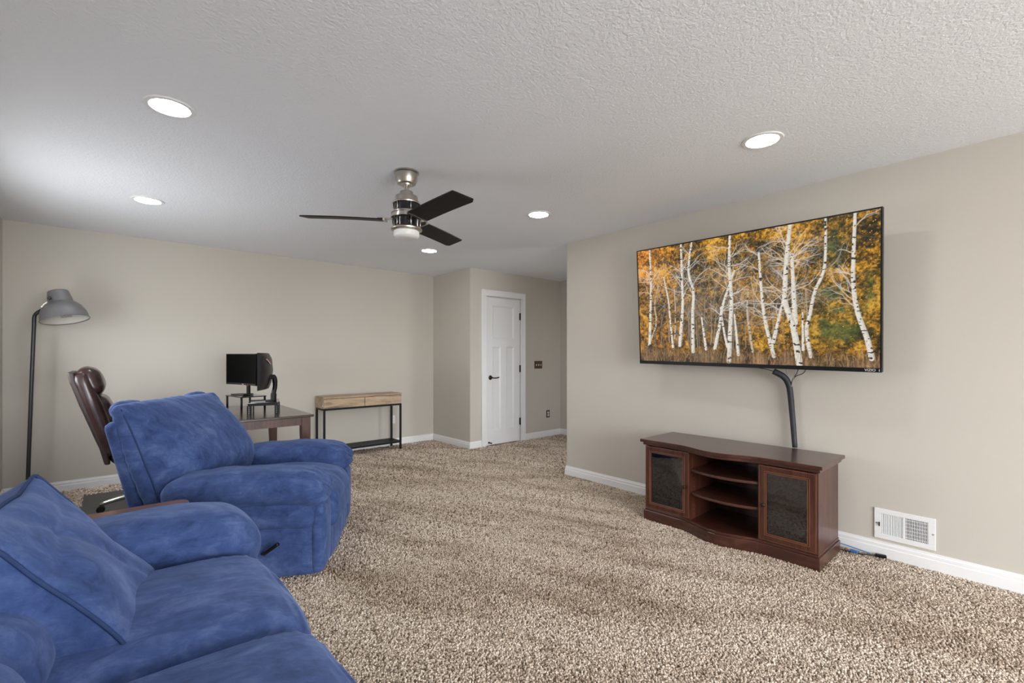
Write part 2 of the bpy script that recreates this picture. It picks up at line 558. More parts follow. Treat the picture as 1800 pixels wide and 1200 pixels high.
# carpet pile: real tufts scattered over the floor that can be seen
def carpet_pile():
    seg = 5
    v, f = [], []
    rings = [(0.0030, -0.001, 0, 0), (0.0052, 0.005, 0.0008, 0), (0.0046, 0.0095, 0.0022, 0.001), (0.0012, 0.0125, 0.0036, 0.0014)]
    for i, (r, z, ox, oy) in enumerate(rings):
        for k in range(seg):
            a = 2 * PI * k / seg + i * 0.5
            v.append((ox + r * math.cos(a), oy + r * math.sin(a), z))
    for i in range(len(rings) - 1):
        for k in range(seg):
            k2 = (k + 1) % seg
            f.append((i * seg + k, i * seg + k2, (i + 1) * seg + k2, (i + 1) * seg + k))
    f.append(tuple(range((len(rings) - 1) * seg, len(rings) * seg)))
    tm = bpy.data.meshes.new('carpet_tuft')
    tm.from_pydata(v, [], f)
    tm.polygons.foreach_set('use_smooth', [True] * len(tm.polygons))
    tm.materials.append(M['carpet_tuft'])
    P, S = [], []
    for (x0, x1, y0, y1, st) in ((0.30, XR, -0.35, 2.6, 0.0066), (XL, XR, 2.6, 4.2, 0.0085), (XL, XR, 4.2, YB, 0.0115), (XR, XE, 2.6, YD, 0.0115)):
        gx = np.arange(x0 + st / 2, x1, st)
        gy = np.arange(y0 + st / 2, y1, st)
        X, Y = np.meshgrid(gx, gy)
        X = X.ravel() + rng.uniform(-.55, .55, X.size) * st
        Y = Y.ravel() + rng.uniform(-.55, .55, Y.size) * st
        # nothing grows inside walls or under the heavy furniture
        ok = (X > XL + .012) & (X < XE - .012) & (Y < YB - .012)
        ok &= ~((X > XR - .010) & (X < XR + WT + .01) & (Y < YE + .01))
        ok &= ~((X > XR - .010) & (Y > YD - .010))
        ok &= ~((X > 3.13) & (X < 3.50) & (Y > .86) & (Y < 1.95))
        ok &= ~((X < 0.40) & (Y < 2.40))
        ok &= ~((X > -.18) & (X < 0.88) & (Y > 4.22) & (Y < 5.58))
        P.append(np.stack([X[ok], Y[ok], np.zeros(ok.sum())], 1))
        S.append(np.full(ok.sum(), st / 0.0082))
    P = np.concatenate(P); S = np.concatenate(S)
    me = bpy.data.meshes.new('carpet_pile')
    me.vertices.add(len(P))
    me.vertices.foreach_set('co', P.astype(np.float32).ravel())
    n = len(P)
    # nap leans in broad vacuum strokes, each tuft also on its own
    ang = np.sin(P[:, 0] * 2.1 + P[:, 1] * 3.4) * 1.3 + rng.uniform(-1.6, 1.6, n)
    tilt = np.clip(rng.normal(.45, .35, n), 0, 1.25)
    rot = np.stack([tilt * np.cos(ang), tilt * np.sin(ang), rng.uniform(0, 2 * PI, n)], 1)
    sc = S * rng.uniform(.75, 1.3, n)
    a = me.attributes.new('tuft_rot', 'FLOAT_VECTOR', 'POINT'); a.data.foreach_set('vector', rot.astype(np.float32).ravel())
    a = me.attributes.new('tuft_scale', 'FLOAT', 'POINT'); a.data.foreach_set('value', sc.astype(np.float32))
    me.materials.append(M['carpet_tuft'])
    o = bpy.data.objects.new('carpet_pile', me)
    COL.objects.link(o)
    o.parent = floor
    o['kind'] = 'stuff'
    src = bpy.data.objects.new('carpet_tuft', tm)     # not linked: only the source mesh of the tufts
    ng = bpy.data.node_groups.new('carpet_pile', 'GeometryNodeTree')
    ng.interface.new_socket('Geometry', in_out='INPUT', socket_type='NodeSocketGeometry')
    ng.interface.new_socket('Geometry', in_out='OUTPUT', socket_type='NodeSocketGeometry')
    gi = ng.nodes.new('NodeGroupInput'); go = ng.nodes.new('NodeGroupOutput')
    ip = ng.nodes.new('GeometryNodeInstanceOnPoints')
    oi = ng.nodes.new('GeometryNodeObjectInfo'); oi.inputs['Object'].default_value = src
    oi.inputs['As Instance'].default_value = True
    ra = ng.nodes.new('GeometryNodeInputNamedAttribute'); ra.data_type = 'FLOAT_VECTOR'; ra.inputs['Name'].default_value = 'tuft_rot'
    sa = ng.nodes.new('GeometryNodeInputNamedAttribute'); sa.data_type = 'FLOAT'; sa.inputs['Name'].default_value = 'tuft_scale'
    er = ng.nodes.new('FunctionNodeEulerToRotation')
    L = ng.links.new
    L(gi.outputs[0], ip.inputs['Points'])
    L(oi.outputs['Geometry'], ip.inputs['Instance'])
    L(ra.outputs[0], er.inputs[0])
    L(er.outputs[0], ip.inputs['Rotation'])
    L(sa.outputs[0], ip.inputs['Scale'])
    L(ip.outputs[0], go.inputs[0])
    md = o.modifiers.new('tufts', 'NODES')
    md.node_group = ng
carpet_pile()

# baseboards: stepped profile run along each wall
BP = [(0, 0), (0.016, 0), (0.016, 0.066), (0.0125, 0.070), (0.0125, 0.088), (0.008, 0.093), (0.006, 0.104), (0, 0.104)]
def baseboard(name, p0, p1, nrm, label, m0=0, m1=0):
    d = Vector((p1[0] - p0[0], p1[1] - p0[1], 0)).normalized()
    m = MB()
    v = []
    for q, e in ((p0, -m0), (p1, m1)):
        for a, z in BP:
            v.append((q[0] + nrm[0] * a + d.x * e * a, q[1] + nrm[1] * a + d.y * e * a, z))
    n = len(BP)
    f = [tuple(range(n)), tuple(range(2 * n - 1, n - 1, -1))] + [(i, (i + 1) % n, (i + 1) % n + n, i + n) for i in range(n)]
    m.add(v, f)
    return struct(m.build(name, 'trim'), label, 'baseboard')
baseboard('baseboard_back', (XL, YB), (XR, YB), (0, -1), 'white baseboard along the wall behind the desk', -1, -1)
baseboard('baseboard_closet_side', (XR, YB), (XR, YD), (-1, 0), 'white baseboard on the short closet wall', -1, 1)
baseboard('baseboard_closet_front', (XR, YD), (DX0 - 0.088, YD), (0, -1), 'short white baseboard left of the door casing', 1, 0)
baseboard('baseboard_hall', (DX1 + 0.088, YD), (XE, YD), (0, -1), 'white baseboard under the switch and outlet', 0, -1)
baseboard('baseboard_hall_end', (XE, YD), (XE, 1.6), (-1, 0), 'white baseboard at the end of the hall', -1, 0)
baseboard('baseboard_right', (XR, YR), (XR, YE), (-1, 0), 'white baseboard along the television wall', 0, 1)
baseboard('baseboard_corner', (XR, YE), (XR + WT, YE), (0, 1), 'white baseboard around the television wall corner', 1, 0)
baseboard('baseboard_left', (XL, YR), (XL, YB), (1, 0), 'white baseboard along the window wall', 0, -1)

# ------------------------------------------------------------------ closet door
def build_door():
    # casing
    w = 0.088
    cas = thing('trim_1', 'white moulded casing around the closet door', 'trim', (0, 0, 0))
    cas['kind'] = 'structure'
    for nm, lo, hi in (('jamb_casing', (DX0 - w, YD - 0.018, 0), (DX0 - 0.004, YD, DZ + 0.004)),
                       ('jamb_casing', (DX1 + 0.004, YD - 0.018, 0), (DX1 + w, YD, DZ + 0.004)),
                       ('head_casing', (DX0 - w, YD - 0.018, DZ + 0.004), (DX1 + w, YD, DZ + w))):
        o = bx(lo, hi).build(nm, 'trim', cas, bevel=0.004)
        # outer back-band
        m = MB()
        if nm == 'jamb_casing':
            xo = lo[0] if lo[0] < DX0 - 0.01 else hi[0] - 0.022
            m.box((xo, YD - 0.026, 0), (xo + 0.022, YD - 0.014, DZ + w))
        else:
            m.box((lo[0] + .022, YD - 0.026, DZ + w - 0.022), (hi[0] - .022, YD - 0.014, DZ + w))
        m.build('back_band', 'trim', o, bevel=0.003)
    for nm, lo, hi in (('jamb', (DX0 - .004, YD, 0), (DX0 + 0.008, YD + WT, DZ)), ('jamb', (DX1 - 0.008, YD, 0), (DX1 + .004, YD + WT, DZ)),
                       ('jamb', (DX0, YD, DZ - 0.008), (DX1, YD + WT, DZ + .004))):
        bx(lo, hi).build(nm, 'trim', cas)
    d = thing('door_1', 'white three-panel craftsman closet door', 'door', (DX0, YD, 0))
    d['kind'] = 'structure'
    W = DX1 - DX0
    x0, x1, z0, z1 = 0.011, W - 0.011, 0.020, DZ - 0.011
    yf, yb = 0.006, 0.041
    st = 0.105
    # stiles and rails around one square panel over two tall ones
    rail_top = (z1 - 0.11, z1)
    rail_mid = (z1 - 0.11 - 0.46 - 0.115, z1 - 0.11 - 0.46)
    rail_bot = (z0, z0 + 0.20)
    xm0, xm1 = W / 2 - 0.05, W / 2 + 0.05
    for nm, lo, hi in (('stile', (x0, yf, z0), (x0 + st, yb, z1)), ('stile', (x1 - st, yf, z0), (x1, yb, z1)),
                       ('rail', (x0 + st, yf, rail_top[0]), (x1 - st, yb, rail_top[1])),
                       ('rail', (x0 + st, yf, rail_mid[0]), (x1 - st, yb, rail_mid[1])),
                       ('rail', (x0 + st, yf, rail_bot[0]), (x1 - st, yb, rail_bot[1])),
                       ('mullion', (xm0, yf, rail_bot[1]), (xm1, yb, rail_mid[0]))):
        bx(lo, hi).build(nm, 'door', d)
    for (a, b, c, e) in ((x0 + st, x1 - st, rail_mid[1], rail_top[0]), (x0 + st, xm0, rail_bot[1], rail_mid[0]), (xm1, x1 - st, rail_bot[1], rail_mid[0])):
        m = MB()
        s = 0.020
        o_, i_ = [(a, c), (b, c), (b, e), (a, e)], [(a + s, c + s), (b - s, c + s), (b - s, e - s), (a + s, e - s)]
        v = [(p[0], yf + 0.001, p[1]) for p in o_] + [(p[0], yf + 0.014, p[1]) for p in i_]
        f = [(k, (k + 1) % 4, (k + 1) % 4 + 4, k + 4) for k in range(4)] + [(4, 5, 6, 7)]
        m.add(v, f)
        m.build('panel', 'door', d)
    # lever handle
    hx, hz = 0.075, 0.955
    h_ = MB().lathe([(0, 0), (0.030, 0), (0.032, 0.004), (0.026, 0.012), (0.012, 0.016), (0.011, 0.045), (0, 0.045)], 24,
                    T((hx, yf, hz), (PI / 2, 0, 0))).build('handle', 'bronze', d, 'auto')
    MB().tube(smooth_path([(hx, yf - 0.045, hz), (hx + 0.04, yf - 0.048, hz - 0.006), (hx + 0.085, yf - 0.046, hz - 0.004), (hx + 0.12, yf - 0.045, hz + 0.003)]),
              0.0085, 10).build('lever', 'bronze', h_, True)
    for z in (0.30, 1.07, 1.83):
        m = bx((W - 0.013, -0.006, z - 0.05), (W + 0.004, 0.010, z + 0.05))
        m.tube([(W - 0.004, -0.010, z - 0.052), (W - 0.004, -0.010, z + 0.052)], 0.007, 10)
        m.build('hinge', 'bronze', d)
    st_ = thing('door_stop', 'small dark spring stop at the foot of the white door', 'door stop', (DX0 + 0.05, YD, 0.055))
    MB().lathe([(0, 0), (0.014, 0), (0.014, 0.004), (0.006, 0.006), (0.006, 0.05), (0, 0.05)], 14, T((0, 0.006, 0), (PI / 2, 0, 0))).build('spring', 'bronze', st_, 'auto')
    MB().lathe([(0, 0), (0.010, 0), (0.011, 0.012), (0.006, 0.018), (0, 0.018)], 14, T((0, -0.040, 0), (PI / 2, 0, 0))).build('rubber_tip', 'black_plastic', st_, 'auto')
build_door()
# dark closet interior so that the gap under the door stays dark
struct(bx((XR + WT, YD + 0.45, 0), (XE, YD + 0.5, H)).build('wall_closet_inner', 'wall'), 'wall inside the closed closet', 'wall')

# ------------------------------------------------------------------ wall plates
def switch_plate():
    t = thing('light_switch', 'brown three-toggle light switch plate right of the door', 'light switch', (4.895, YD, 1.122))
    bx((-0.082, -0.006, -0.058), (0.082, 0, 0.058)).build('plate', 'bronze_plate', t, bevel=0.003)
    for x in (-0.046, 0, 0.046):
        MB().box((-0.005, -0.018, -0.011), (0.005, -0.004, 0.011), T((x, 0, 0), (0.35, 0, 0))).build('toggle', 'white_plastic', t, bevel=0.002)
switch_plate()

def outlet(loc, plate, face, label):
    t = thing('wall_outlet', label, 'outlet', loc)
    bx((-0.036, -0.006, -0.058), (0.036, 0, 0.058)).build('plate', plate, t, bevel=0.003)
    for z in (-0.020, 0.020):
        r = MB().lathe([(0, 0.009), (0.0165, 0.009), (0.0165, 0.004)], 18, T((0, 0, z), (PI / 2, 0, 0))).build('receptacle', face, t)
        MB().box((-0.007, -0.0096, z - 0.004), (-0.0045, -0.0088, z + 0.006)).box((0.0045, -0.0096, z - 0.004), (0.007, -0.0088, z + 0.006)).build('slot', 'black_plastic', r)
outlet((5.105, YD, 0.36), 'bronze_plate', 'white_plastic', 'brown outlet plate with white sockets low beside the hall corner')
outlet((2.964, YB, 0.371), 'white_plastic', 'white_plastic', 'white outlet on the wall behind the oak console table')

def vent():
    t = thing('wall_vent', 'white metal wall register right of the television stand', 'vent', (XR, 0.523, 0.214))
    W, Hh = 0.286, 0.186           # along -Y, up
    # local: u = viewer's right (-Y)
    def b(u0, u1, z0, z1, d0, d1):
        return ((-d1, -u1, z0), (-d0, -u0, z1))
    m = MB()
    fw = 0.030
    u0, u1, z0, z1 = -W / 2, W / 2, -Hh / 2, Hh / 2
    m.box(*b(u0, u1, z0, z0 + fw, 0, 0.007)); m.box(*b(u0, u1, z1 - fw, z1, 0, 0.007))
    m.box(*b(u0, u0 + fw + .006, z0 + fw, z1 - fw, 0, 0.007)); m.box(*b(u1 - fw - .004, u1, z0 + fw, z1 - fw, 0, 0.007))
    m.build('frame', 'white_metal', t, bevel=0.002)
    MB().box(*b(u0 + fw, u1 - fw, z0 + fw - .004, z1 - fw + .004, 0.0002, 0.001)).build('duct_shade_sheet', 'gap_shade', t)  # flat dark sheet in place of the shaded hole behind the louvers
    MB().box(*b(-0.004, 0.007, z0 + fw, z1 - fw, 0.001, 0.0065)).build('divider', 'white_metal', t)
    L0 = u0 + fw + .006
    n = 14
    st = (-0.004 - L0) / n
    for k in range(n):
        c = L0 + (k + .62) * st
        MB().box((-.0025, -.0008, z0 + fw), (.0025, .0008, z1 - fw), T((-.0035, -c, 0), (0, 0, -0.9))).build('louver', 'white_metal', t)
    R1 = u1 - fw - .004
    st = (R1 - 0.007) / n
    for k in range(n):
        c = 0.007 + (k + .55) * st
        MB().box((-.0025, -.0008, z0 + fw), (.0025, .0008, z1 - fw), T((-.0035, -c, 0), (0, 0, 0.8))).build('louver', 'white_metal', t)
    for k in range(6):
        z = z0 + fw + (k + .5) * (Hh - 2 * fw) / 6
        MB().box(*b(0.007, R1, z - .0022, z + .0022, 0.0012, 0.0024)).build('damper_blade', 'white_metal', t)
    for u, z in ((u0 + .012, 0.0), (u1 - .012, 0.0)):
        MB().lathe([(0, .0085), (.004, .008), (.005, .0065)], 12, T((0, -u, z), (0, -PI / 2, 0))).build('screw', 'nickel', t)
    MB().box(*b(u0 + .024, u0 + .029, -.016, .008, .006, .014)).build('damper_lever', 'black_metal', t)
vent()

# ------------------------------------------------------------------ recessed ceiling lights
def can_light(x, y, label):
    t = thing('recessed_light', label, 'ceiling light', (x, y, H), group='recessed ceiling lights')
    MB().lathe([(0.078, -0.002), (0.082, -0.006), (0.100, -0.005), (0.104, 0.0), (0.078, 0.0)], 40).build('trim_ring', 'white_metal', t, 'auto')
    MB().lathe([(0, -0.004), (0.05, -0.0038), (0.079, -0.002)], 40).build('lens', 'led', t, True)
can_light(0.215, 2.71, 'lit recessed ceiling light nearest upper left, the largest one')
can_light(0.218, 4.45, 'lit recessed ceiling light above the floor lamp side of the room')
can_light(2.695, 2.735, 'lit recessed ceiling light between fan and television wall corner')
can_light(2.700, 4.49, 'lit recessed ceiling light just below the fan, nearest the closet')
can_light(2.690, 0.985, 'lit recessed ceiling light above the television')
can_light(0.215, 0.985, 'lit recessed ceiling light above the sofa')

# ------------------------------------------------------------------ ceiling fan
def fan():
    t = thing('ceiling_fan', 'three-blade ceiling fan with brushed nickel body and dark blades', 'ceiling fan', (1.435, 2.665, 0))
    MB().lathe([(0, H), (0.078, H), (0.080, H - 0.010), (0.069, H - 0.014), (0.069, H - 0.055), (0.058, H - 0.078), (0.036, H - 0.080), (0.033, H - 0.090), (0, H - 0.090)], 40).build('canopy', 'nickel', t, 'auto')
    MB().lathe([(0.0145, 2.36), (0.0145, 2.27)], 20).build('downrod', 'nickel', t, True)
    MB().lathe([(0, 2.312), (0.040, 2.312), (0.042, 2.306), (0.042, 2.283), (0.070, 2.281), (0.072, 2.274), (0.072, 2.246), (0.086, 2.244), (0.090, 2.238), (0.088, 2.231), (0, 2.231)], 40).build('upper_cap', 'nickel', t, 'auto')
    MB().lathe([(0.078, 2.232), (0.078, 2.18), (0.078, 2.07)], 40).build('motor_housing', 'motor', t, True)
    MB().lathe([(0, 2.182), (0.090, 2.182), (0.097, 2.176), (0.097, 2.168), (0.092, 2.166), (0.092, 2.152), (0.098, 2.150), (0.098, 2.140), (0.086, 2.136), (0, 2.136)], 40).build('flywheel_ring', 'nickel', t, 'auto')
    MB().lathe([(0, 2.078), (0.094, 2.078), (0.100, 2.072), (0.098, 2.064), (0.086, 2.056), (0, 2.056)], 40).build('lower_ring', 'nickel', t, 'auto')
    MB().lathe([(0.080, 2.058), (0.081, 2.03), (0.072, 2.016), (0.04, 2.010), (0, 2.009)], 40).build('light_lens', 'frost', t, True)
    for k in range(6):
        a = k * PI / 3 + 0.35
        c, s = math.cos(a), math.sin(a)
        MB().tube([(0.087 * c, 0.087 * s, 2.074), (0.087 * c, 0.087 * s, 2.140)], 0.0045, 10).build('post', 'nickel', t, True)
        MB().tube([(0.083 * c, 0.083 * s, 2.178), (0.083 * c, 0.083 * s, 2.236)], 0.0045, 10).build('post', 'nickel', t, True)
    for a in (26.5, 147.0, 271.0):
        R = Matrix.Translation((0, 0, 2.121)) @ Matrix.Rotation(math.radians(a), 4, 'Z') @ Matrix.Rotation(math.radians(-11), 4, 'X')
        b = MB()
        def zz(x): return 0.004 * math.sin(min(1, (x - .13) / .54) * PI)
        # blade surface as strips so that its gentle arch is real
        xs = [0.135, 0.23, 0.33, 0.42, 0.52, 0.612]
        top, bot = [], []
        for x in xs:
            top.append((x, 0.070 - 0.004 * (x - .135), zz(x)))
            bot.append((x, -0.070 - 0.004 * (x - .135) * 2, zz(x)))
        top.append((0.638, 0.052, zz(.63))); bot.append((0.619, -0.058, zz(.63)))
        v = [p for pr in zip(top, bot) for p in pr]
        v2 = [(x, y, z + 0.007) for x, y, z in v]
        k = len(v)
        f = []
        for i in range(0, k - 2, 2):
            f.append((i, i + 1, i + 3, i + 2)); f.append((i + k, i + 2 + k, i + 3 + k, i + 1 + k))
            f.append((i, i + 2, i + 2 + k, i + k)); f.append((i + 1, i + 1 + k, i + 3 + k, i + 3))
        f.append((0, k, k + 1, 1)); f.append((k - 2, k - 1, 2 * k - 1, 2 * k - 2))
        b.add(v + v2, f, R)
        bl = b.build('blade', 'blade', t)
        m = MB()
        m.box((0.128, -0.074, -0.004), (0.140, 0.074, 0.012), R)
        m.prism([(0.08, -0.035), (0.13, -0.072), (0.175, -0.055), (0.185, 0), (0.175, 0.055), (0.13, 0.072), (0.08, 0.035)], 0.0115, 0.0155, R)
        m.build('blade_bracket', 'nickel', bl)
fan()

# ------------------------------------------------------------------ television with its picture
TRUNKS = [
([(0.071, 0.992), (0.073, 0.71), (0.067, 0.493), (0.055, 0.157)], 0.0133),
([(0.112, 0.661), (0.091, 0.505), (0.096, 0.331), (0.048, 0.143)], 0.0085),
([(0.146, 0.74), (0.169, 0.525), (0.174, 0.383), (0.187, 0.115)], 0.0095),
([(0.242, 1.0), (0.243, 0.68), (0.243, 0.474), (0.223, 0.144)], 0.0145),
([(0.296, 1.0), (0.277, 0.768), (0.299, 0.589), (0.293, 0.401), (0.291, 0.09)], 0.0146),
([(0.202, 0.632), (0.204, 0.409), (0.197, 0.2)], 0.006),
([(0.337, 0.371), (0.355, 0.111)], 0.0111),
([(0.474, 1.0), (0.469, 0.765), (0.476, 0.512), (0.47, 0.31), (0.46, 0.017)], 0.0171),
([(0.49, 0.723), (0.438, 0.466), (0.422, 0.313), (0.397, 0.119)], 0.0133),
([(0.426, 0.454), (0.44, 0.261), (0.454, 0.132)], 0.0095),
([(0.488, 0.385), (0.502, 0.07)], 0.0114),
([(0.548, 0.551), (0.543, 0.392), (0.563, 0.096)], 0.0089),
([(0.593, 0.833), (0.602, 0.543), (0.614, 0.338), (0.635, 0.158), (0.647, 0.063)], 0.0135),
([(0.683, 0.461), (0.658, 0.264), (0.641, 0.134)], 0.0137),
([(0.713, 1.0), (0.7, 0.793), (0.693, 0.599), (0.692, 0.46), (0.722, 0.262), (0.742, 0.015)], 0.0215),
([(0.718, 0.788), (0.723, 0.536), (0.728, 0.307)], 0.0175),
([(0.834, 1.0), (0.83, 0.683), (0.797, 0.514), (0.78, 0.36), (0.768, 0.248), (0.782, 0.068)], 0.0125),
([(0.926, 1.0), (0.921, 0.714), (0.921, 0.537), (0.933, 0.368), (0.962, 0.189), (0.976, 0.06)], 0.0155),
([(0.754, 0.373), (0.756, 0.113)], 0.0095),
]
def birch_picture(nx, ny):
    """an autumn birch wood drawn in numbers: foliage, grass, trunks with bark marks, twigs"""
    r = np.random.default_rng(5)
    V, U = np.meshgrid(np.linspace(0, 1, ny), np.linspace(0, 1, nx), indexing='ij')
    def vnoise(fx, fy):
        g = r.random((fy + 2, fx + 2))
        x = U * fx; y = V * fy
        xi = np.floor(x).astype(int); yi = np.floor(y).astype(int)
        xf = x - xi; yf = y - yi
        xf = xf * xf * (3 - 2 * xf); yf = yf * yf * (3 - 2 * yf)
        return (g[yi, xi] * (1 - xf) + g[yi, xi + 1] * xf) * (1 - yf) + (g[yi + 1, xi] * (1 - xf) + g[yi + 1, xi + 1] * xf) * yf
    big = .55 * vnoise(7, 4) + .45 * vnoise(15, 9)
    mid = .5 * vnoise(34, 20) + .5 * vnoise(70, 40)
    fine = .5 * vnoise(150, 86) + .5 * vnoise(310, 175)
    t = .34 * big + .30 * mid + .36 * fine
    t = np.clip((t - .5) * 2.9 + .47 + .14 * (V - .55), 0, 1)
    pal = np.array([(.012, .010, .005), (.060, .040, .008), (.22, .105, .009), (.46, .215, .012), (.72, .40, .055)])
    pos = np.array([0, .28, .52, .75, 1.0])
    img = np.stack([np.interp(t, pos, pal[:, k]) for k in range(3)], -1)
    # orange glow on the left, green firs on the right
    left = np.clip(1 - U / .3, 0, 1) * vnoise(6, 4)
    img[..., 0] *= 1 + .25 * left; img[..., 1] *= 1 - .18 * left
    g = np.zeros_like(U)
    for cx_, cy_, sx, sy, a in ((.84, .50, .05, .05, 1), (.87, .24, .075, .08, 1.2), (.80, .33, .04, .05, .7), (.86, .80, .03, .12, .8), (.97, .5, .02, .12, .8), (.90, .38, .06, .03, .8)):
        g += a * np.exp(-((U - cx_) / sx) ** 2 - ((V - cy_) / sy) ** 2)
    g = np.clip(g * (.35 + 1.3 * vnoise(40, 26)), 0, 1)[..., None]
    green = np.stack([.02 + .10 * fine, .035 + .12 * fine, .010 + .03 * fine], -1) * (.35 + 1.2 * mid[..., None])
    img = img * (1 - .9 * g) + green * .9 * g
    # dim grey-brown thicket in the middle
    th = np.exp(-((U - .38) / .22) ** 2 - ((V - .40) / .22) ** 2) * np.clip(1.5 * vnoise(22, 14) - .25, 0, 1) + .7 * np.exp(-((U - .6) / .15) ** 2 - ((V - .55) / .2) ** 2) * np.clip(1.4 * vnoise(22, 14) - .3, 0, 1)
    th = np.clip(th, 0, .85)[..., None]
    img = img * (1 - th) + np.array((.15, .095, .05)) * (.25 + 1.3 * fine[..., None]) * th
    low = np.clip((.30 - V) / .14, 0, 1) * np.clip((.8 - U) / .2, .25, 1)
    img *= (1 - .55 * low * vnoise(26, 8))[..., None]
    # dry grass
    gr = np.clip((.120 + .07 * (vnoise(26, 2) - .5) + .05 * (vnoise(200, 2) - .5) - V) / .09, 0, 1)[..., None]
    st = (.5 * vnoise(330, 10) + .5 * vnoise(190, 7))
    grass = np.stack([.03 + .36 * st, .015 + .21 * st, .008 + .10 * st], -1) * (.25 + 1.0 * vnoise(24, 4)[..., None]) * (.6 + .8 * fine[..., None])
    img = img * (1 - gr) + grass * gr
    sage = np.clip(np.exp(-((U - .05) / .05) ** 2 - ((V - .10) / .05) ** 2) + .8 * np.exp(-((U - .33) / .06) ** 2 - ((V - .06) / .04) ** 2), 0, 1)[..., None] * (.3 + .7 * mid[..., None])
    img = img * (1 - .8 * sage) + np.array((.10, .10, .075)) * .8 * sage * (.5 + fine[..., None])
    asp = 16 / 9
    def stroke(p0, p1, w0, w1, colour, marks=False, alpha=1.0):
        pad = max(w0, w1) * 1.5 + 2.0 / nx
        i0 = max(0, int((min(p0[0], p1[0]) - pad) * nx)); i1 = min(nx, int((max(p0[0], p1[0]) + pad) * nx) + 2)
        j0 = max(0, int((min(p0[1], p1[1]) - pad * asp) * ny)); j1 = min(ny, int((max(p0[1], p1[1]) + pad * asp) * ny) + 2)
        if i1 <= i0 or j1 <= j0: return
        u = U[j0:j1, i0:i1]; v = V[j0:j1, i0:i1] / asp
        ax, ay, bx_, by = p0[0], p0[1] / asp, p1[0], p1[1] / asp
        dx, dy = bx_ - ax, by - ay
        L2 = dx * dx + dy * dy + 1e-12
        s = np.clip(((u - ax) * dx + (v - ay) * dy) / L2, 0, 1)
        sd = ((u - ax) * dy - (v - ay) * dx) / math.sqrt(L2)
        d = np.hypot(u - ax - s * dx, v - ay - s * dy)
        w = (w0 + (w1 - w0) * s) / 2
        px = 1.0 / nx
        m = np.clip((w - d) / px + .5, 0, 1) * alpha
        m *= np.clip(2 * w / px, 0, 1)
        c = np.ones(u.shape + (3,)) * np.array(colour)
        if marks:
            x = sd / np.maximum(w, 1e-5)
            c = c * (1.02 - .34 * np.clip(-x, 0, 1) ** 1.5)[..., None]       # bark greyer on one flank
            c = c * (.80 + .35 * fine[j0:j1, i0:i1])[..., None]
            q = vm[j0:j1, i0:i1]
            c = np.where((q > .70)[..., None], np.array((.035, .028, .022)), c)
        m = m[..., None]
        img[j0:j1, i0:i1] = img[j0:j1, i0:i1] * (1 - m) + c * m
    vm = .62 * vnoise(120, 95) + .38 * vnoise(60, 150)
    def twig(x, y, a, ln, w, depth, col):
        n = 4
        for k in range(n):
            a += r.normal(0, .22)
            x2 = x + math.cos(a) * ln / n; y2 = y + math.sin(a) * ln / n * asp
            stroke((x, y), (x2, y2), w, w * .85, col, alpha=.8)
            w *= .85
            x, y = x2, y2
            if depth and r.random() < .75:
                twig(x, y, a + r.choice((-1, 1)) * r.uniform(.4, .95), ln * .6, w * .7, depth - 1, col)
    for _ in range(46):    # far thin stems
        x = r.uniform(.02, .80); y = r.uniform(.10, .2)
        stroke((x, y), (x + r.normal(0, .012), y + r.uniform(.12, .4)), .0035, .002, np.array((.33, .27, .21)) * r.uniform(.5, 1.1), alpha=.8)
    for _ in range(90):
        twig(r.uniform(.08, .86), r.uniform(.3, .7), r.uniform(.2, 2.9), r.uniform(.07, .16), .0022, 2, (.36, .31, .25))
    for pts, w in sorted(TRUNKS, key=lambda q: q[1]):
        P = smooth_path([(a, b, 0) for a, b in pts], 8)
        n = len(P) - 1
        hi_ = max(p.y for p in P); lo_ = min(p.y for p in P)
        if w < .0092: col = (.50, .42, .31)
        else: col = (.68, .64, .57)
        for k in range(n):
            f0 = .62 + .55 * (1 - (P[k].y - lo_) / (hi_ - lo_ + 1e-6)); f1 = .62 + .55 * (1 - (P[k + 1].y - lo_) / (hi_ - lo_ + 1e-6))
            stroke((P[k].x, P[k].y), (P[k + 1].x, P[k + 1].y), w * f0, w * f1, col, True)
        if w > .0125:
            for _ in range(int(w * 640)):
                p = P[int(r.integers(0, max(2, int(n * .62))))]
                sd_ = r.choice((-1, 1))
                twig(p.x, p.y, PI / 2 - sd_ * r.uniform(.5, 1.35), r.uniform(.05, .13), .0035, 2, (.62, .56, .48))
    # a few leaves in front
    for _ in range(900):
        i = int(r.integers(2, nx - 3)); j = int(r.integers(int(ny * .2), ny - 3))
        if r.random() < .6: img[j:j + 2, i:i + 2] = np.array((.72, .40, .03)) * r.uniform(.6, 1.2)
    # grass blades before the trunk feet
    for _ in range(420):
        x = r.uniform(0, 1); y = r.uniform(-.02, .08)
        stroke((x, y), (x + r.normal(0, .006), y + r.uniform(.02, .06)), .0022, .001, np.array((.42, .26, .13)) * r.uniform(.4, 1.1), alpha=.8)
    return np.clip(img, 0, 1)

def picture_material():
    m, nt, p = new_mat('television_picture')
    at = nd(nt, 'ShaderNodeAttribute')
    at.attribute_name = 'picture'
    p.inputs['Base Color'].default_value = (0.01, 0.01, 0.01, 1)
    p.inputs['Roughness'].default_value = 0.35
    p.inputs['Specular IOR Level'].default_value = 0.2
    nt.links.new(at.outputs['Color'], p.inputs['Emission Color'])
    p.inputs['Emission Strength'].default_value = 0.70
    return m
M['picture'] = picture_material()

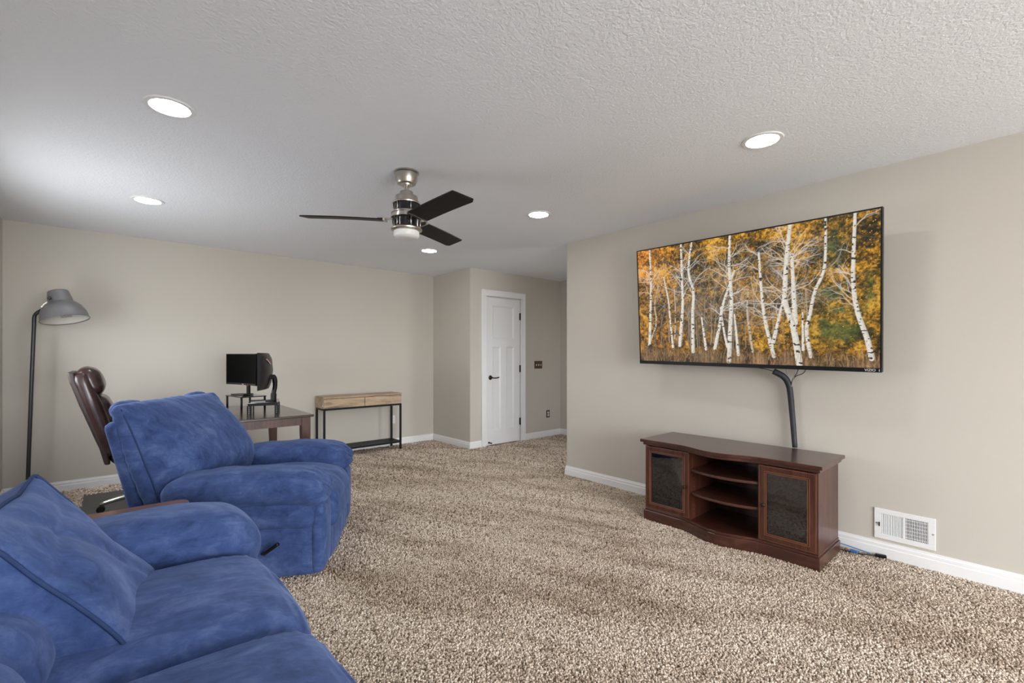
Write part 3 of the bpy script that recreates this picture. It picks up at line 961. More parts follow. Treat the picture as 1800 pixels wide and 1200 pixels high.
def television():
    W, Hh = 1.662, 0.961
    t = thing('television', 'large wall-mounted television showing yellow autumn birch trees', 'television', (3.40, 1.415, 1.655))
    t.rotation_mode = 'XYZ'
    t.rotation_euler = (Matrix.Rotation(-0.024, 3, 'Z') @ Matrix.Rotation(-0.082, 3, 'Y') @ Matrix.Rotation(0.020, 3, 'X')).to_euler()
    # local: picture looks along -X, viewer's right is -Y
    bz = 0.009
    zb = -Hh / 2 + 0.026
    m = bx((0.004, -W / 2, -Hh / 2), (0.030, W / 2, Hh / 2)).box((0.030, -W / 2 + .22, -Hh / 2 + .05), (0.062, W / 2 - .22, Hh / 2 - .30))
    m.build('back_shell', 'black_plastic', t, bevel=0.003)
    for nm, lo, hi in (('bezel', (-0.006, -W / 2, Hh / 2 - bz), (0.004, W / 2, Hh / 2)), ('bezel', (-0.006, -W / 2, zb), (0.004, -W / 2 + bz, Hh / 2 - bz)),
                       ('bezel', (-0.006, W / 2 - bz, zb), (0.004, W / 2, Hh / 2 - bz))):
        bx(lo, hi).build(nm, 'black_plastic', t)
    bar = bx((-0.010, -W / 2, -Hh / 2), (0.004, W / 2, zb)).build('lower_bezel', 'black_plastic', t, bevel=0.002)
    text_mesh('VIZIO', 0.021, 'lettering', 'logo', bar, Matrix.Translation((-0.0106, -W / 2 + 0.055, -Hh / 2 + 0.013)) @ Matrix(((0, 0, -1, 0), (-1, 0, 0, 0), (0, 1, 0, 0), (0, 0, 0, 1))))
    bx((-0.0112, -W / 2 + 0.010, -Hh / 2 + 0.006), (-0.0098, -W / 2 + 0.012, -Hh / 2 + 0.020)).build('status_light', 'logo', bar)
    nx, ny = 640, 360
    img = birch_picture(nx, ny)
    ys = np.linspace(W / 2 - bz, -W / 2 + bz, nx)
    zs = np.linspace(zb, Hh / 2 - bz, ny)
    co = np.zeros((ny, nx, 3), np.float32)
    co[..., 0] = -0.002; co[..., 1] = ys[None, :]; co[..., 2] = zs[:, None]
    me = bpy.data.meshes.new('picture_panel')
    i = np.arange(ny * nx).reshape(ny, nx)
    q = np.stack([i[:-1, :-1], i[:-1, 1:], i[1:, 1:], i[1:, :-1]], -1).reshape(-1, 4)
    me.vertices.add(nx * ny); me.vertices.foreach_set('co', co.ravel())
    me.loops.add(q.size); me.loops.foreach_set('vertex_index', q.ravel().astype(np.int32))
    me.polygons.add(len(q)); me.polygons.foreach_set('loop_start', np.arange(0, q.size, 4, dtype=np.int32))
    me.update(); me.validate()
    a = me.color_attributes.new('picture', 'FLOAT_COLOR', 'POINT')
    a.data.foreach_set('color', np.concatenate([img, np.ones((ny, nx, 1))], -1).astype(np.float32).ravel())
    me.materials.append(M['picture'])
    o = bpy.data.objects.new('picture_panel', me)
    COL.objects.link(o); o.parent = t
    o['label'] = 'screen picture of white birch trunks and golden leaves'
    # wall mount behind
    w = MB()
    w.box((0.200, -0.22, -0.12), (0.219, 0.22, 0.12)); w.box((0.06, -0.03, -0.04), (0.205, 0.03, 0.04)); w.box((0.055, -0.20, -0.2), (0.075, -0.16, 0.2)); w.box((0.055, 0.16, -0.2), (0.075, 0.20, 0.2)); w.box((0.06, -0.2, -0.02), (0.08, 0.2, 0.02))
    w.build('wall_mount', 'black_metal', t)
television()

# ------------------------------------------------------------------ television stand
def front_x(y):
    """gently bowed front line of the stand"""
    c = 1.405
    u = min(1.0, abs(y - c) / 0.30)
    return 3.105 - 0.075 * (0.5 + 0.5 * math.cos(PI * u))

def bow_poly(y0, y1, back, off=0.0, n=28):
    P = [(back, y0), (back, y1)]
    for k in range(n + 1):
        y = y1 + (y0 - y1) * k / n
        P.append((front_x(y) - off, y))
    return P

def tv_stand():
    t = thing('tv_stand', 'dark cherry media stand with bowed top and glass doors', 'tv stand', (0, 0, 0))
    Y0, Y1, XBK = 0.832, 1.972, 3.515
    a, b = 1.142, 1.628      # inner faces of the two cupboards
    MB().prism(bow_poly(Y0 - .030, Y1 + .030, XBK + .030, .040), 0.600, 0.622).build('top', 'cherry_h', t, bevel=0.003)
    MB().prism(bow_poly(Y0 - .014, Y1 + .014, XBK + .012, .022), 0.578, 0.600).build('top_moulding', 'cherry_h', t, bevel=0.003)
    MB().prism(bow_poly(Y0 - .012, Y1 + .012, XBK, .018), 0.004, 0.080).build('base', 'cherry_h', t, bevel=0.003)
    MB().prism(bow_poly(Y0 - .004, Y1 + .004, XBK, .008), 0.080, 0.096).build('bottom_panel', 'cherry_h', t, bevel=0.002)
    for y in (Y0, Y1 - .018):
        bx((3.105, y, .096), (XBK, y + .018, .578)).build('side_panel', 'cherry', t)
    for y in (a, b - .018):
        bx((3.098, y, .096), (XBK - .012, y + .018, .578)).build('divider', 'cherry', t)
    m = MB()
    m.box((XBK - .012, Y0 + .018, .096), (XBK - .004, Y1 - .018, .578))
    m.build('back_panel', 'cherry', t)
    MB().lathe([(0, 0), (.024, 0), (.026, .003), (.016, .004), (0, .002)], 20, T((XBK - .012, 1.235, .165), (0, -PI / 2, 0))).build('cable_grommet', 'wire_grey', t, 'auto')
    # bowed open shelves
    for z in (.275, .438):
        P = [(XBK - .013, a + .019), (XBK - .013, b - .019)]
        for k in range(21):
            y = b - .019 + (a - b + .038) * k / 20
            u = (y - (a + b) / 2) / ((b - a) / 2)
            P.append((3.112 - .065 * (1 - u * u), y))
        MB().prism(P, z, z + .018).build('shelf', 'cherry_h', t, bevel=0.004)
    for y0, y1 in ((Y0 + .019, a - .001), (b + .001, Y1 - .019)):
        bx((3.13, y0, .33), (XBK - .013, y1, .345)).build('shelf', 'cherry_h', t)
    pin = None
    for z in np.arange(.13, .55, .032):
        for x in (3.15, 3.44):
            if pin is None:
                pin = MB().lathe([(0, .002), (.003, .0015), (.003, 0)], 8, T((0, 0, 0), (PI / 2, 0, 0))).build('shelf_pin_hole', 'cherry_edge', t)
                p = pin
            else:
                p = pin.copy()
                COL.objects.link(p)
            p.location = (x, b - .018, z)
    # doors
    for (y0, y1, ky) in ((Y0 + .004, a + .012, a - .006), (b - .012, Y1 - .004, b + .006)):
        z0, z1 = .102, .572
        xf, xb = 3.086, 3.104
        fw = .046
        d = MB()
        d.box((xf, y0, z0), (xb, y0 + fw, z1)); d.box((xf, y1 - fw, z0), (xb, y1, z1))
        d.box((xf, y0 + fw, z0), (xb, y1 - fw, z0 + fw)); d.box((xf, y0 + fw, z1 - fw), (xb, y1 - fw, z1))
        dr = d.build('door', 'cherry', t, bevel=0.003)
        # thin lighter beads on the inner and outer edge
        for inset, wd, xx in ((fw - .012, .0035, xf - .002), (fw - .002, .003, xf - .0015), (.004, .0022, xf - .001)):
            q = MB()
            q.box((xx, y0 + inset, z0 + inset), (xf + .004, y0 + inset + wd, z1 - inset)); q.box((xx, y1 - inset - wd, z0 + inset), (xf + .004, y1 - inset, z1 - inset))
            q.box((xx, y0 + inset, z0 + inset), (xf + .004, y1 - inset, z0 + inset + wd)); q.box((xx, y0 + inset, z1 - inset - wd), (xf + .004, y1 - inset, z1 - inset))
            q.build('bead', 'cherry_edge', dr)
        bx((xf + .007, y0 + fw - .004, z0 + fw - .004), (xf + .010, y1 - fw + .004, z1 - fw + .004)).build('glass_pane', 'glass', dr)
        MB().lathe([(0, .024), (.008, .0235), (.013, .019), (.013, .014), (.006, .009), (.005, 0)], 20, T((xf, ky + (.014 if ky > 1.5 else -.014), .325), (0, -PI / 2, 0))).build('knob', 'bronze', dr, True)
tv_stand()

def media_boxes():
    t = thing('cable_box', 'black electronics box behind the left glass door', 'electronics', (3.30, 1.80, .096))
    bx((-.12, -.11, .002), (.12, .11, .05)).build('case', 'black_plastic', t, bevel=0.003)
    bx((-.122, -.10, .012), (-.120, .10, .04)).build('front_panel', 'smoked', t)
media_boxes()

# cables
def cables():
    t = thing('cable_sleeve', 'black cable sleeve running from television down to the stand', 'cable', (0, 0, 0))
    P = smooth_path([(3.575, 1.098, .623), (3.58, 1.112, .80), (3.578, 1.128, 1.00), (3.57, 1.140, 1.07), (3.545, 1.162, 1.115), (3.52, 1.215, 1.150)])
    MB().tube(P, [.0165 + .0045 * min(1, k / 25) for k in range(len(P))], 12).build('sleeve', 'pole_black', t, True)
    for pts, mt in (([(3.53, 1.20, 1.145), (3.51, 1.27, 1.165), (3.49, 1.33, 1.18), (3.455, 1.365, 1.22)], 'wire'),
                    ([(3.56, 1.145, 1.09), (3.55, 1.140, 1.13), (3.52, 1.135, 1.16), (3.46, 1.13, 1.22)], 'wire_grey'),
                    ([(3.57, 1.128, 1.03), (3.56, 1.105, 1.10), (3.53, 1.07, 1.145), (3.46, 1.03, 1.22)], 'wire'),
                    ([(3.57, 1.122, 1.03), (3.56, 1.095, 1.11), (3.53, 1.03, 1.145), (3.46, .985, 1.22)], 'wire'),
                    ([(3.572, 1.128, 1.00), (3.562, 1.110, 1.07), (3.53, 1.085, 1.14), (3.46, 1.06, 1.22)], 'wire_grey')):
        MB().tube(smooth_path(pts), .0026, 6).build('wire', mt, t, True)
    f = thing('network_cable', 'thin blue cable with plugs on the carpet beside the stand', 'cable', (0, 0, 0))
    MB().tube(smooth_path([(3.535, .90, .05), (3.555, .82, .045), (3.57, .74, .032), (3.585, .68, .020)]), .003, 6).build('wire', 'wire_blue', f, True)
    bx((3.535, .735, .013), (3.555, .775, .029)).build('plug', 'wire_blue', f, bevel=0.003)
    k = thing('power_plug', 'small black plug lying on the carpet against the baseboard', 'plug', (0, 0, 0))
    MB().box((-.011, -.028, 0), (.011, .028, .018), T((3.585, .628, .013), (0, 0, .25))).build('plug_body', 'black_plastic', k, bevel=0.004)
    MB().tube(smooth_path([(3.53, .93, .03), (3.532, .82, .016), (3.55, .71, .015), (3.575, .655, .020)]), .0035, 6).build('wire', 'wire', k, True)
cables()

# ------------------------------------------------------------------ oak console table
def console():
    t = thing('console_table', 'narrow light oak console table with black metal frame', 'console table', (1.915, 5.590, 0))
    W, D = 1.025, 0.285
    zt, zb = 0.762, 0.622
    bx((0, 0.018, zb), (W, D, zt - .022)).build('case', 'oak', t)
    bx((.006, .012, zb + .004), (W - .006, .0185, zt - .022)).build('drawer_gap_shade', 'gap_shade', t)  # dark sheet paints in the shade between the drawer fronts
    bx((-.002, 0, zt - .021), (W + .002, D, zt)).build('top', 'oak', t, bevel=0.002)
    for x0, x1 in ((.004, W / 2 - .003), (W / 2 + .003, W - .004)):
        bx((x0, .000, zb + .003), (x1, .018, zt - .026)).build('drawer_front', 'oak', t, bevel=0.0015)
    s = .022
    for x in (.002, W - s - .002):
        for y in (.002, D - s - .002):
            bx((x, y, 0.002), (x + s, y + s, zb - .001)).build('leg', 'black_metal', t)
    for lo, hi in (((s, .002, zb - s), (W - s, s, zb - .001)), ((s, D - s, zb - s), (W - s, D - .002, zb - .001)), ((.002, s, zb - s), (s, D - s, zb - .001)), ((W - s, s, zb - s), (W - .002, D - s, zb - .001))):
        bx(lo, hi).build('frame_rail', 'black_metal', t)
    for lo, hi in (((s, .002, .10), (W - s, s, .122)), ((s, D - s, .10), (W - s, D - .002, .122)), ((.002, s, .10), (s, D - s, .122)), ((W - s, s, .10), (W - .002, D - s, .122))):
        bx(lo, hi).build('shelf_rail', 'black_metal', t)
    for k in range(6):
        y = s + .006 + k * (D - 2 * s - .008) / 6
        bx((s, y, .108), (W - s, y + .030, .120)).build('shelf_slat', 'black_metal', t)
    # torn white sticker on the left end
    MB().add([(-.0012, .020, .740 - .05), (-.0012, .055, .655), (-.0012, .020, .640), (-.0012, .004, .660), (-.0012, .004, .735), (-.0012, .024, .665)],
             [(0, 5, 3, 4), (5, 1, 2, 3)]).build('white_sticker', 'tag_white', t)
console()

# ------------------------------------------------------------------ desk, risers, monitors
DESK_Z = 0.75
def desk():
    t = thing('desk', 'dark stained wooden desk behind the blue recliner', 'desk', (0, 0, 0))
    x0, x1, y0, y1 = 0.60, 1.335, 4.13, 5.30
    bx((x0, y0, DESK_Z - .020), (x1, y1, DESK_Z)).build('top', 'desk_top', t, bevel=0.004)
    i = .030
    bx((x0 + i + .06, y0 + i, .662), (x1 - i - .06, y0 + i + .02, DESK_Z - .020)).build('apron', 'walnut', t)
    bx((x0 + i + .06, y1 - i - .02, .662), (x1 - i - .06, y1 - i, DESK_Z - .020)).build('apron', 'walnut', t)
    bx((x0 + i, y0 + i + .06, .662), (x0 + i + .02, y1 - i - .06, DESK_Z - .020)).build('apron', 'walnut', t)
    bx((x1 - i - .02, y0 + i + .06, .662), (x1 - i, y1 - i - .06, DESK_Z - .020)).build('apron', 'walnut', t)
    for sx, x in ((1, x0 + .022), (-1, x1 - .022)):
        for sy, y in ((1, y0 + .022), (-1, y1 - .022)):
            w, w2 = .072, .050
            v = []
            for ww, z in ((w2, .004), (w, .60), (w, DESK_Z - .020)):
                v += [(x, y, z), (x + sx * ww, y, z), (x + sx * ww, y + sy * ww, z), (x, y + sy * ww, z)]
            f = [(0, 1, 2, 3), (8, 9, 10, 11)]
            for L in (0, 4):
                f += [(L + k, L + (k + 1) % 4, L + 4 + (k + 1) % 4, L + 4 + k) for k in range(4)]
            MB().add(v, f).build('leg', 'walnut', t, bevel=0.003)
desk()

def riser(name, label, corner, ang, w, l, h_, thick, mat):
    """corner = near left foot, w across, l away"""
    t = thing(name, label, 'monitor stand', (corner[0], corner[1], DESK_Z), (0, 0, ang))
    bx((-.012, -.012, h_ - thick), (w + .012, l + .012, h_)).build('shelf_top', mat, t, bevel=0.002)
    return t
rA = riser('monitor_riser', 'taller smoked glass monitor stand under the screen facing us', (.915, 4.835), .17, .205, .34, .128, .009, 'smoked')
for x in (.0, .205):
    for y in (.0, .34):
        MB().tube([(x, y, .001), (x, y, .119)], .0095, 12).build('leg', 'black_metal', rA, True)
rB = riser('monitor_riser', 'lower black monitor stand under the screen turned away', (.895, 4.43), -.28, .21, .32, .104, .007, 'smoked')
bx((-.010, -.010, .078), (.220, .330, .096)).build('tray_frame', 'black_metal', rB, bevel=0.002)
for x in (.0, .21):
    for y in (.0, .32):
        for dx in (-.010, .010):
            MB().box((x + dx - .006, y - .008, .001), (x + dx + .006, y + .008, .078)).build('leg', 'black_metal', rB)
    for k in range(4):
        MB().box((x - .003, -.0095, .015 + .017 * k), (x + .003, -.0085, .019 + .017 * k)).build('adjuster_hole', 'wire_grey', rB)

def monitor_facing():
    # screen looks back towards the chair and the camera side
    t = thing('monitor', 'black computer monitor with dark screen facing us on the desk', 'monitor', (.965, 5.030, DESK_Z + .130), (0, 0, math.radians(-75)))
    # local: x along the screen, looks along -y (after rotation -y points to -x world)
    W = .56
    z0, z1 = .098, .398
    def curve_panel(y_off, th, xa, xb, za, zb, n=14):
        v, f = [], []
        for k in range(n + 1):
            x = xa + (xb - xa) * k / n
            y = -.35 * x * x * .9 + y_off
            v += [(x, y, za), (x, y, zb), (x, y + th, za), (x, y + th, zb)]
        for k in range(n):
            o = 4 * k
            f += [(o, o + 4, o + 5, o + 1), (o + 2, o + 3, o + 7, o + 6), (o + 1, o + 5, o + 7, o + 3), (o, o + 2, o + 6, o + 4)]
        f += [(0, 1, 3, 2), (4 * n, 4 * n + 2, 4 * n + 3, 4 * n + 1)]
        return MB().add(v, f)
    curve_panel(0, .022, -W / 2, W / 2, z0, z1).build('housing', 'black_plastic', t)
    curve_panel(-.0015, .0015, -W / 2 + .008, W / 2 - .008, z0 + .018, z1 - .008).build('screen', 'screen', t)
    bx((-.012, -.0035, z0 + .005), (.012, -.001, z0 + .010)).build('badge', 'logo', t)
    MB().box((-.06, .022, z0 + .05), (.06, .05, z1 - .06)).build('back_hump', 'black_plastic', t, bevel=0.008)
    st = bx((-.020, .040, .008), (.020, .062, .22)).build('stand_pole', 'black_metal', t, bevel=0.004)
    bx((-.0205, .0385, .085), (.0205, .0405, .105)).build('red_ring', 'red', st)
    m = MB()
    for sg in (-1, 1):
        m.tube(smooth_path([(0, .05, .006), (sg * .06, .02, .006), (sg * .11, -.06, .005)]), .0055, 8)
    m.box((-.035, .02, .001), (.035, .08, .012))
    m.build('stand_foot', 'black_metal', t)
monitor_facing()

def monitor_turned():
    t = thing('monitor', 'black curved monitor seen from behind with red stripe', 'monitor', (1.052, 4.545, DESK_Z + .104), (0, 0, math.radians(-110)))
    # local: x along the screen (local +x points to the camera side), screen looks along -y
    W, z0, z1 = .54, .108, .430
    def cy(x): return -.45 * x * x
    v, f = [], []
    n = 16
    for k in range(n + 1):
        x = -W / 2 + W * k / n
        e = abs(2 * x / W)
        v += [(x, cy(x), z0), (x, cy(x), z1), (x, cy(x) + .018, z1 - .004), (x, cy(x) + .024 + .020 * (1 - e ** 2.5), z1 - .035 - .03 * (1 - e)),
              (x, cy(x) + .026 + .028 * (1 - e ** 2.5), (z0 + z1) / 2), (x, cy(x) + .022 + .016 * (1 - e ** 2.5), z0 + .05), (x, cy(x) + .018, z0 + .004)]
    r = 7
    for k in range(n):
        for j in range(r):
            f.append((k * r + j, (k + 1) * r + j, (k + 1) * r + (j + 1) % r, k * r + (j + 1) % r))
    f += [tuple(range(r)), tuple(n * r + j for j in range(r - 1, -1, -1))]
    MB().add(v, f).build('housing', 'black_plastic', t, 'auto')
    v, f = [], []
    for k in range(n + 1):
        x = -W / 2 + .008 + (W - .016) * k / n
        v += [(x, cy(x) - .0012, z0 + .015), (x, cy(x) - .0012, z1 - .008)]
    f = [(2 * k, 2 * k + 2, 2 * k + 3, 2 * k + 1) for k in range(n)]
    MB().add(v, f).build('screen', 'screen', t)
    for dz, mt in ((0, 'red'), (.007, 'logo')):
        P = []
        for k in range(9):
            x = .185 - .10 * k / 8
            e = abs(2 * x / W)
            P.append((x, cy(x) + .030 + .022 * (1 - e ** 2.5), z1 - .060 - .045 * k / 8 - dz + .012))
        MB().tube(P, .0035, 6).build('stripe', mt, t)
    p = (.010, .062)
    pole = MB().tube(smooth_path([(p[0], p[1], .004), (p[0], p[1] + .002, .07), (p[0] - .004, p[1] + .012, .13), (p[0], p[1] + .008, .20), (p[0], p[1] - .01, .225)]), [.024] * 8 + [.019] * 12 + [.021] * 13, 14).build('stand_pole', 'black_metal', t, True)
    MB().box((-.016, .030, .195), (.034, .075, .235)).build('tilt_head', 'black_metal', t, bevel=0.006)
    MB().lathe([(0, .001), (.045, .001), (.045, .007), (.03, .010), (0, .010)], 24, T((p[0], p[1] - .02, 0))).build('stand_foot', 'black_metal', t, 'auto')
monitor_turned()

# ------------------------------------------------------------------ floor lamp
def floor_lamp():
    t = thing('floor_lamp', 'grey metal floor lamp with dome shade by the corner', 'floor lamp', (-.515, 5.50, 0))
    MB().lathe([(0, 0.012), (.160, .012), (.165, .016), (.165, .026), (.155, .033), (.03, .038), (.014, .044), (0, .044)], 48).build('base', 'lamp_pole', t, 'auto')
    P = smooth_path([(0, 0, .03), (.012, 0, .5), (.028, 0, 1.1), (.040, 0, 1.50), (.042, 0, 1.578), (.056, -.012, 1.612), (.088, -.030, 1.640), (.105, -.038, 1.652)], 6)
    MB().tube(P, .0135, 14).build('pole', 'lamp_pole', t, True)
    # shade: stepped cap over a wide dome, tipped up on its right
    R = T((.208, -.060, 1.682), (math.radians(-11), math.radians(-11), 0))
    sh = MB().lathe([(0, .128), (.062, .128), (.068, .122), (.069, .114), (.083, .034), (.086, .026), (.104, .014), (.130, -.020), (.149, -.065), (.156, -.118), (.161, -.123), (.158, -.127), (.153, -.120)], 56, R).build('shade', 'lamp_grey', t, 'auto')
    MB().lathe([(.1545, -.122), (.145, -.065), (.122, -.022), (.095, .006), (.070, .016), (0, .018)], 48, R).build('shade_lining', 'lamp_in', sh, True)
    m = MB()
    for k in range(5):
        a0, a1 = 1.25 + k * .11, 1.25 + (k + 1) * .11
        def pt(a, r_, z_): return R @ Vector((r_ * math.cos(a), r_ * math.sin(a), z_))
        m.add([pt(a0, .138, -.070), pt(a1, .138, -.070), pt(a1, .128, -.040), pt(a0, .128, -.040)], [(0, 1, 2, 3)])
    m.build('label', 'label_grey', sh)
    j = MB()
    j.box((-.007, -.020, -.020), (.007, .020, .055), T((.112, -.062, 1.692), (0, math.radians(48), 0)))
    j.lathe([(0, .018), (.012, .018), (.014, .012), (.014, -.012), (.012, -.018), (0, -.018)], 16, T((.096, -.045, 1.668), (PI / 2, 0, 0)))
    j.build('hinge_bracket', 'steel', t, bevel=0.002)
    MB().lathe([(0, .016), (.010, .016), (.013, .006), (.013, -.010), (0, -.010)], 16, T((.138, -.120, 1.735), (PI / 2, 0, 0))).build('knob', 'black_plastic', t, 'auto')
floor_lamp()

# ------------------------------------------------------------------ office chair on its mat
def chair_mat():
    P = [(-.19, 4.20), (.60, 4.20), (.60, 5.62), (-.19, 5.62)]
    tag(MB().prism(P, .010, .014).build('chair_mat', 'mat', bevel=0.002), 'dark chair mat on the carpet behind the recliner', 'mat')
chair_mat()

def office_chair():
    t = thing('office_chair', 'brown leather high-back office chair at the desk', 'office chair', (.27, 4.86, .014))
    # faces +x
    W = .50
    # back shell: side outline extruded across
    rear = [(-.505, 1.125), (-.49, 1.05), (-.44, .88), (-.385, .72), (-.33, .55), (-.300, .42)]
    fr = [(-.265, .42), (-.285, .55), (-.34, .72), (-.40, .88), (-.455, 1.05), (-.465, 1.125)]
    def extr(outline, y0, y1):
        n = len(outline)
        v = [(x, y0, z) for x, z in outline] + [(x, y1, z) for x, z in outline]
        f = [tuple(range(n)), tuple(range(2 * n - 1, n - 1, -1))] + [(i, (i + 1) % n, (i + 1) % n + n, i + n) for i in range(n)]
        return MB().add(v, f)
    extr(rear + fr, -W / 2, W / 2).build('back_shell', 'leather_shell', t, bevel=0.012, seg=3)
    # side bolster, headrest and lumbar pads
    def bend(P, u):
        return P
    back_rot = math.radians(-17)
    for y in (-.215, .215):
        MB().puff((.10, .075, .66), .036, (0.01, .008, 0), 14, T((-.350, y, .800), (0, back_rot, 0)), .004, (6, 6, 6), 3).build('side_bolster', 'leather', t, True)
    MB().puff((.135, .47, .215), .062, (.018, .0, .012), 20, T((-.385, 0, 1.045), (0, back_rot, 0)), .006, (7, 4, 9), 1).build('headrest', 'leather', t, True)
    MB().puff((.115, .38, .235), .050, (.022, 0, .01), 20, T((-.318, 0, .820), (0, back_rot, 0)), .006, (7, 4, 9), 2).build('lumbar_pad', 'leather', t, True)
    MB().puff((.105, .38, .22), .048, (.022, 0, .01), 20, T((-.245, 0, .610), (0, back_rot, 0)), .006, (7, 4, 9), 4).build('lumbar_pad', 'leather', t, True)
    MB().puff((.50, .51, .13), .060, (.0, 0, .03), 20, T((-.02, 0, .475)), .005, (5, 5, 5), 5).build('seat', 'leather', t, True)
    for y in (-.285, .285):
        MB().tube(smooth_path([(-.24, y, .46), (-.24, y, .62), (-.20, y, .67), (.10, y, .67), (.14, y, .63), (.10, y, .46), (.02, y * .85, .43)]), .017, 10).build('armrest', 'black_plastic', t, True)
    MB().lathe([(.028, .10), (.028, .24), (.020, .25), (.020, .41), (.09, .415), (.09, .425), (0, .425)], 24).build('gas_lift', 'steel', t, 'auto')
    for k in range(5):
        a = math.radians(176 + 72 * k)
        c, s = math.cos(a), math.sin(a)
        MB().tube([(.02 * c, .02 * s, .115), (.16 * c, .16 * s, .105), (.30 * c, .30 * s, .075), (.33 * c, .33 * s, .066)], [.026, .022, .016, .013], 10).build('base_spoke', 'steel', t, True)
        cs = MB()
        for q in (-.014, .014):
            cs.lathe([(0, .010), (.024, .010), (.027, .006), (.027, -.006), (.024, -.010), (0, -.010)], 18, T((.325 * c - q * s, .325 * s + q * c, .0275), (PI / 2, 0, a)))
        cs.tube([(.325 * c, .325 * s, .03), (.325 * c, .325 * s, .066)], .008, 8)
        cs.build('caster', 'black_plastic', t, 'auto')
office_chair()

# ------------------------------------------------------------------ end table
def end_table():
    t = thing('end_table', 'reddish wooden end table between sofa and recliner', 'end table', (0, 0, 0))
    P = [(-.58, 2.50), (.24, 2.50)]
    for k in range(7):
        a = -PI / 2 + k * PI / 12
        P.append((.24 + .05 * math.cos(a), 2.55 + .05 * math.sin(a)))
    for k in range(7):
        a = k * PI / 12
        P.append((.24 + .05 * math.cos(a), 2.73 + .05 * math.sin(a)))
    P += [(-.58, 2.78)]
    MB().prism(P, .530, .552).build('top', 'table_wood', t, bevel=0.004)
    bx((-.54, 2.53, .45), (.22, 2.75, .53)).build('apron', 'table_wood', t)
    for x in (-.55, .19):
        for y in (2.52, 2.72):
            bx((x, y, .004), (x + .04, y + .04, .53)).build('leg', 'table_wood', t, bevel=0.003)
end_table()

# ------------------------------------------------------------------ blue recliner
def recliner():
    t = thing('recliner', 'blue microsuede recliner armchair beside the sofa', 'recliner', (.742, 3.34, 0), (0, 0, math.radians(-30)))
    F = 'suede'
    # local: +x forward, +y far side
    MB().puff((.76, .70, .30), .03, (0, 0, 0), 10, T((.0, 0, .185))).build('base_frame', F, t, True)
    for s in (-1, 1):
        side = MB().puff((.86, .205, .43), .030, (.006, .012, 0), 24, T((.030, s * .405, .232)), .004, (3, 3, 2), 2 + s).build('side_panel', F, t, True)
        MB().puff((.79, .245, .205), .060, (.01, .014, .0), 30, T((.066, s * .405, .378)), .006, (5, 5, 7), 5 + s).build('arm_roll', F, t, True)
        def droop(P, u):
            P.z -= .055 * max(0, u[0] - .25) ** 2 + .02 * max(0, -u[0] - .3)
            g_ = max(0, u[0] - .55)
            a_ = math.atan2(u[2], u[1])
            P.x += .014 * g_ * math.sin(a_ * 11 + 2 * math.sin(a_ * 3))
            P.z += .010 * g_ * math.sin(a_ * 13)
            return P
        MB().puff((.82, .300, .180), .080, (.016, .012, .022), 40, T((.084, s * .413, .513)), .008, (7, 4, 5), 9 + s, droop).build('arm_pillow', F, t, True)
        # front post of the arm
        MB().puff((.075, .215, .40), .034, (.010, .006, 0), 16, T((.452, s * .405, .222)), .003, (5, 5, 2), 6).build('arm_front', F, t, True)
    def seat_shape(P, u):
        P.z -= .05 * max(0, u[0] - .1) ** 2
        P.z -= .010 * math.exp(-(P.y / .02) ** 2) * max(0, u[0])
        return P
    MB().puff((.80, .60, .19), .080, (.02, 0, .035), 34, T((.110, 0, .395)), .007, (4, 4, 4), 15, seat_shape).build('seat_cushion', F, t, True)
    MB().puff((.115, .60, .20), .055, (.022, 0, 0), 28, T((.462, 0, .300)), .006, (3, 6, 3), 17).build('footrest_pad', F, t, True)
    MB().puff((.075, .60, .24), .025, (.010, 0, 0), 28, T((.452, 0, .130)), .006, (3, 16, 1.2), 18).build('front_skirt', F, t, True)
    lean = math.radians(-17)
    MB().puff((.085, .93, .86), .035, (.012, 0, 0), 26, T((-.428, 0, .490)) @ Matrix.Rotation(math.radians(-8.5), 4, 'Z') @ Matrix.Rotation(math.radians(-16.3), 4, 'Y'), .004, (3, 3, 3), 20).build('back_shell', F, t, True)
    lean = math.radians(-21)
    BM = T((-.418, 0, .668)) @ Matrix.Rotation(math.radians(-8.5), 4, 'Z') @ Matrix.Rotation(lean, 4, 'Y')
    def plump(u1, u2):
        # the filling sits low and swells towards the seat
        return .215 * max(0, 1 - abs(u1) ** 4.5) * max(0, 1 - ((u2 + .30) / (1.30 if u2 > -.30 else .72)) ** 2)
    def back_shape(P, u):
        if u[0] > 0:
            P.x += u[0] * plump(max(-1, min(1, u[1])), max(-1, min(1, u[2])))
        P.y *= 1 - .05 * max(0, u[2])
        # gathered folds run down from the top and in from the side seams
        e = max(0, abs(u[1]) - .74) / .26
        P.x += .0028 * e * math.sin(P.z * 95 + 2 * math.sin(P.z * 21))
        P.x += .006 * max(0, u[2] - .35) * math.sin(P.y * 62 + 3 * math.sin(P.y * 17))
        return P
    bk = MB().puff((.070, .93, .68), .032, (0, .010, .010), 60, BM, .006, (3, 3.2, 3.2), 22, back_shape).build('back_cushion', F, t, True)
    for s in (-1, 1):
        MB().puff((.085, .20, .09), .040, (0, .01, .010), 14, BM @ T((-.035, s * .300, .318)), .004, (8, 8, 8), 30 + s).build('back_wing', F, bk, True)
        # seam down the side of the back cushion
        P = []
        for k in range(17):
            z = -.31 + .62 * k / 16
            u1, u2 = .955, z / .34
            P.append(BM @ Vector((.026 + .80 * plump(u1, u2), s * .4540 * (1 - .05 * max(0, u2)), z)))
        MB().tube(P, .0040, 6).build('seam', 'suede_seam', bk, True)
    # release lever
    lv = MB().tube(smooth_path([(.17, -.490, .165), (.19, -.550, .180), (.27, -.580, .240)]), [.007] * 8 + [.010] * 9, 10).build('lever', 'black_plastic', t, True)
    lv['label'] = 'black plastic release lever'
recliner()

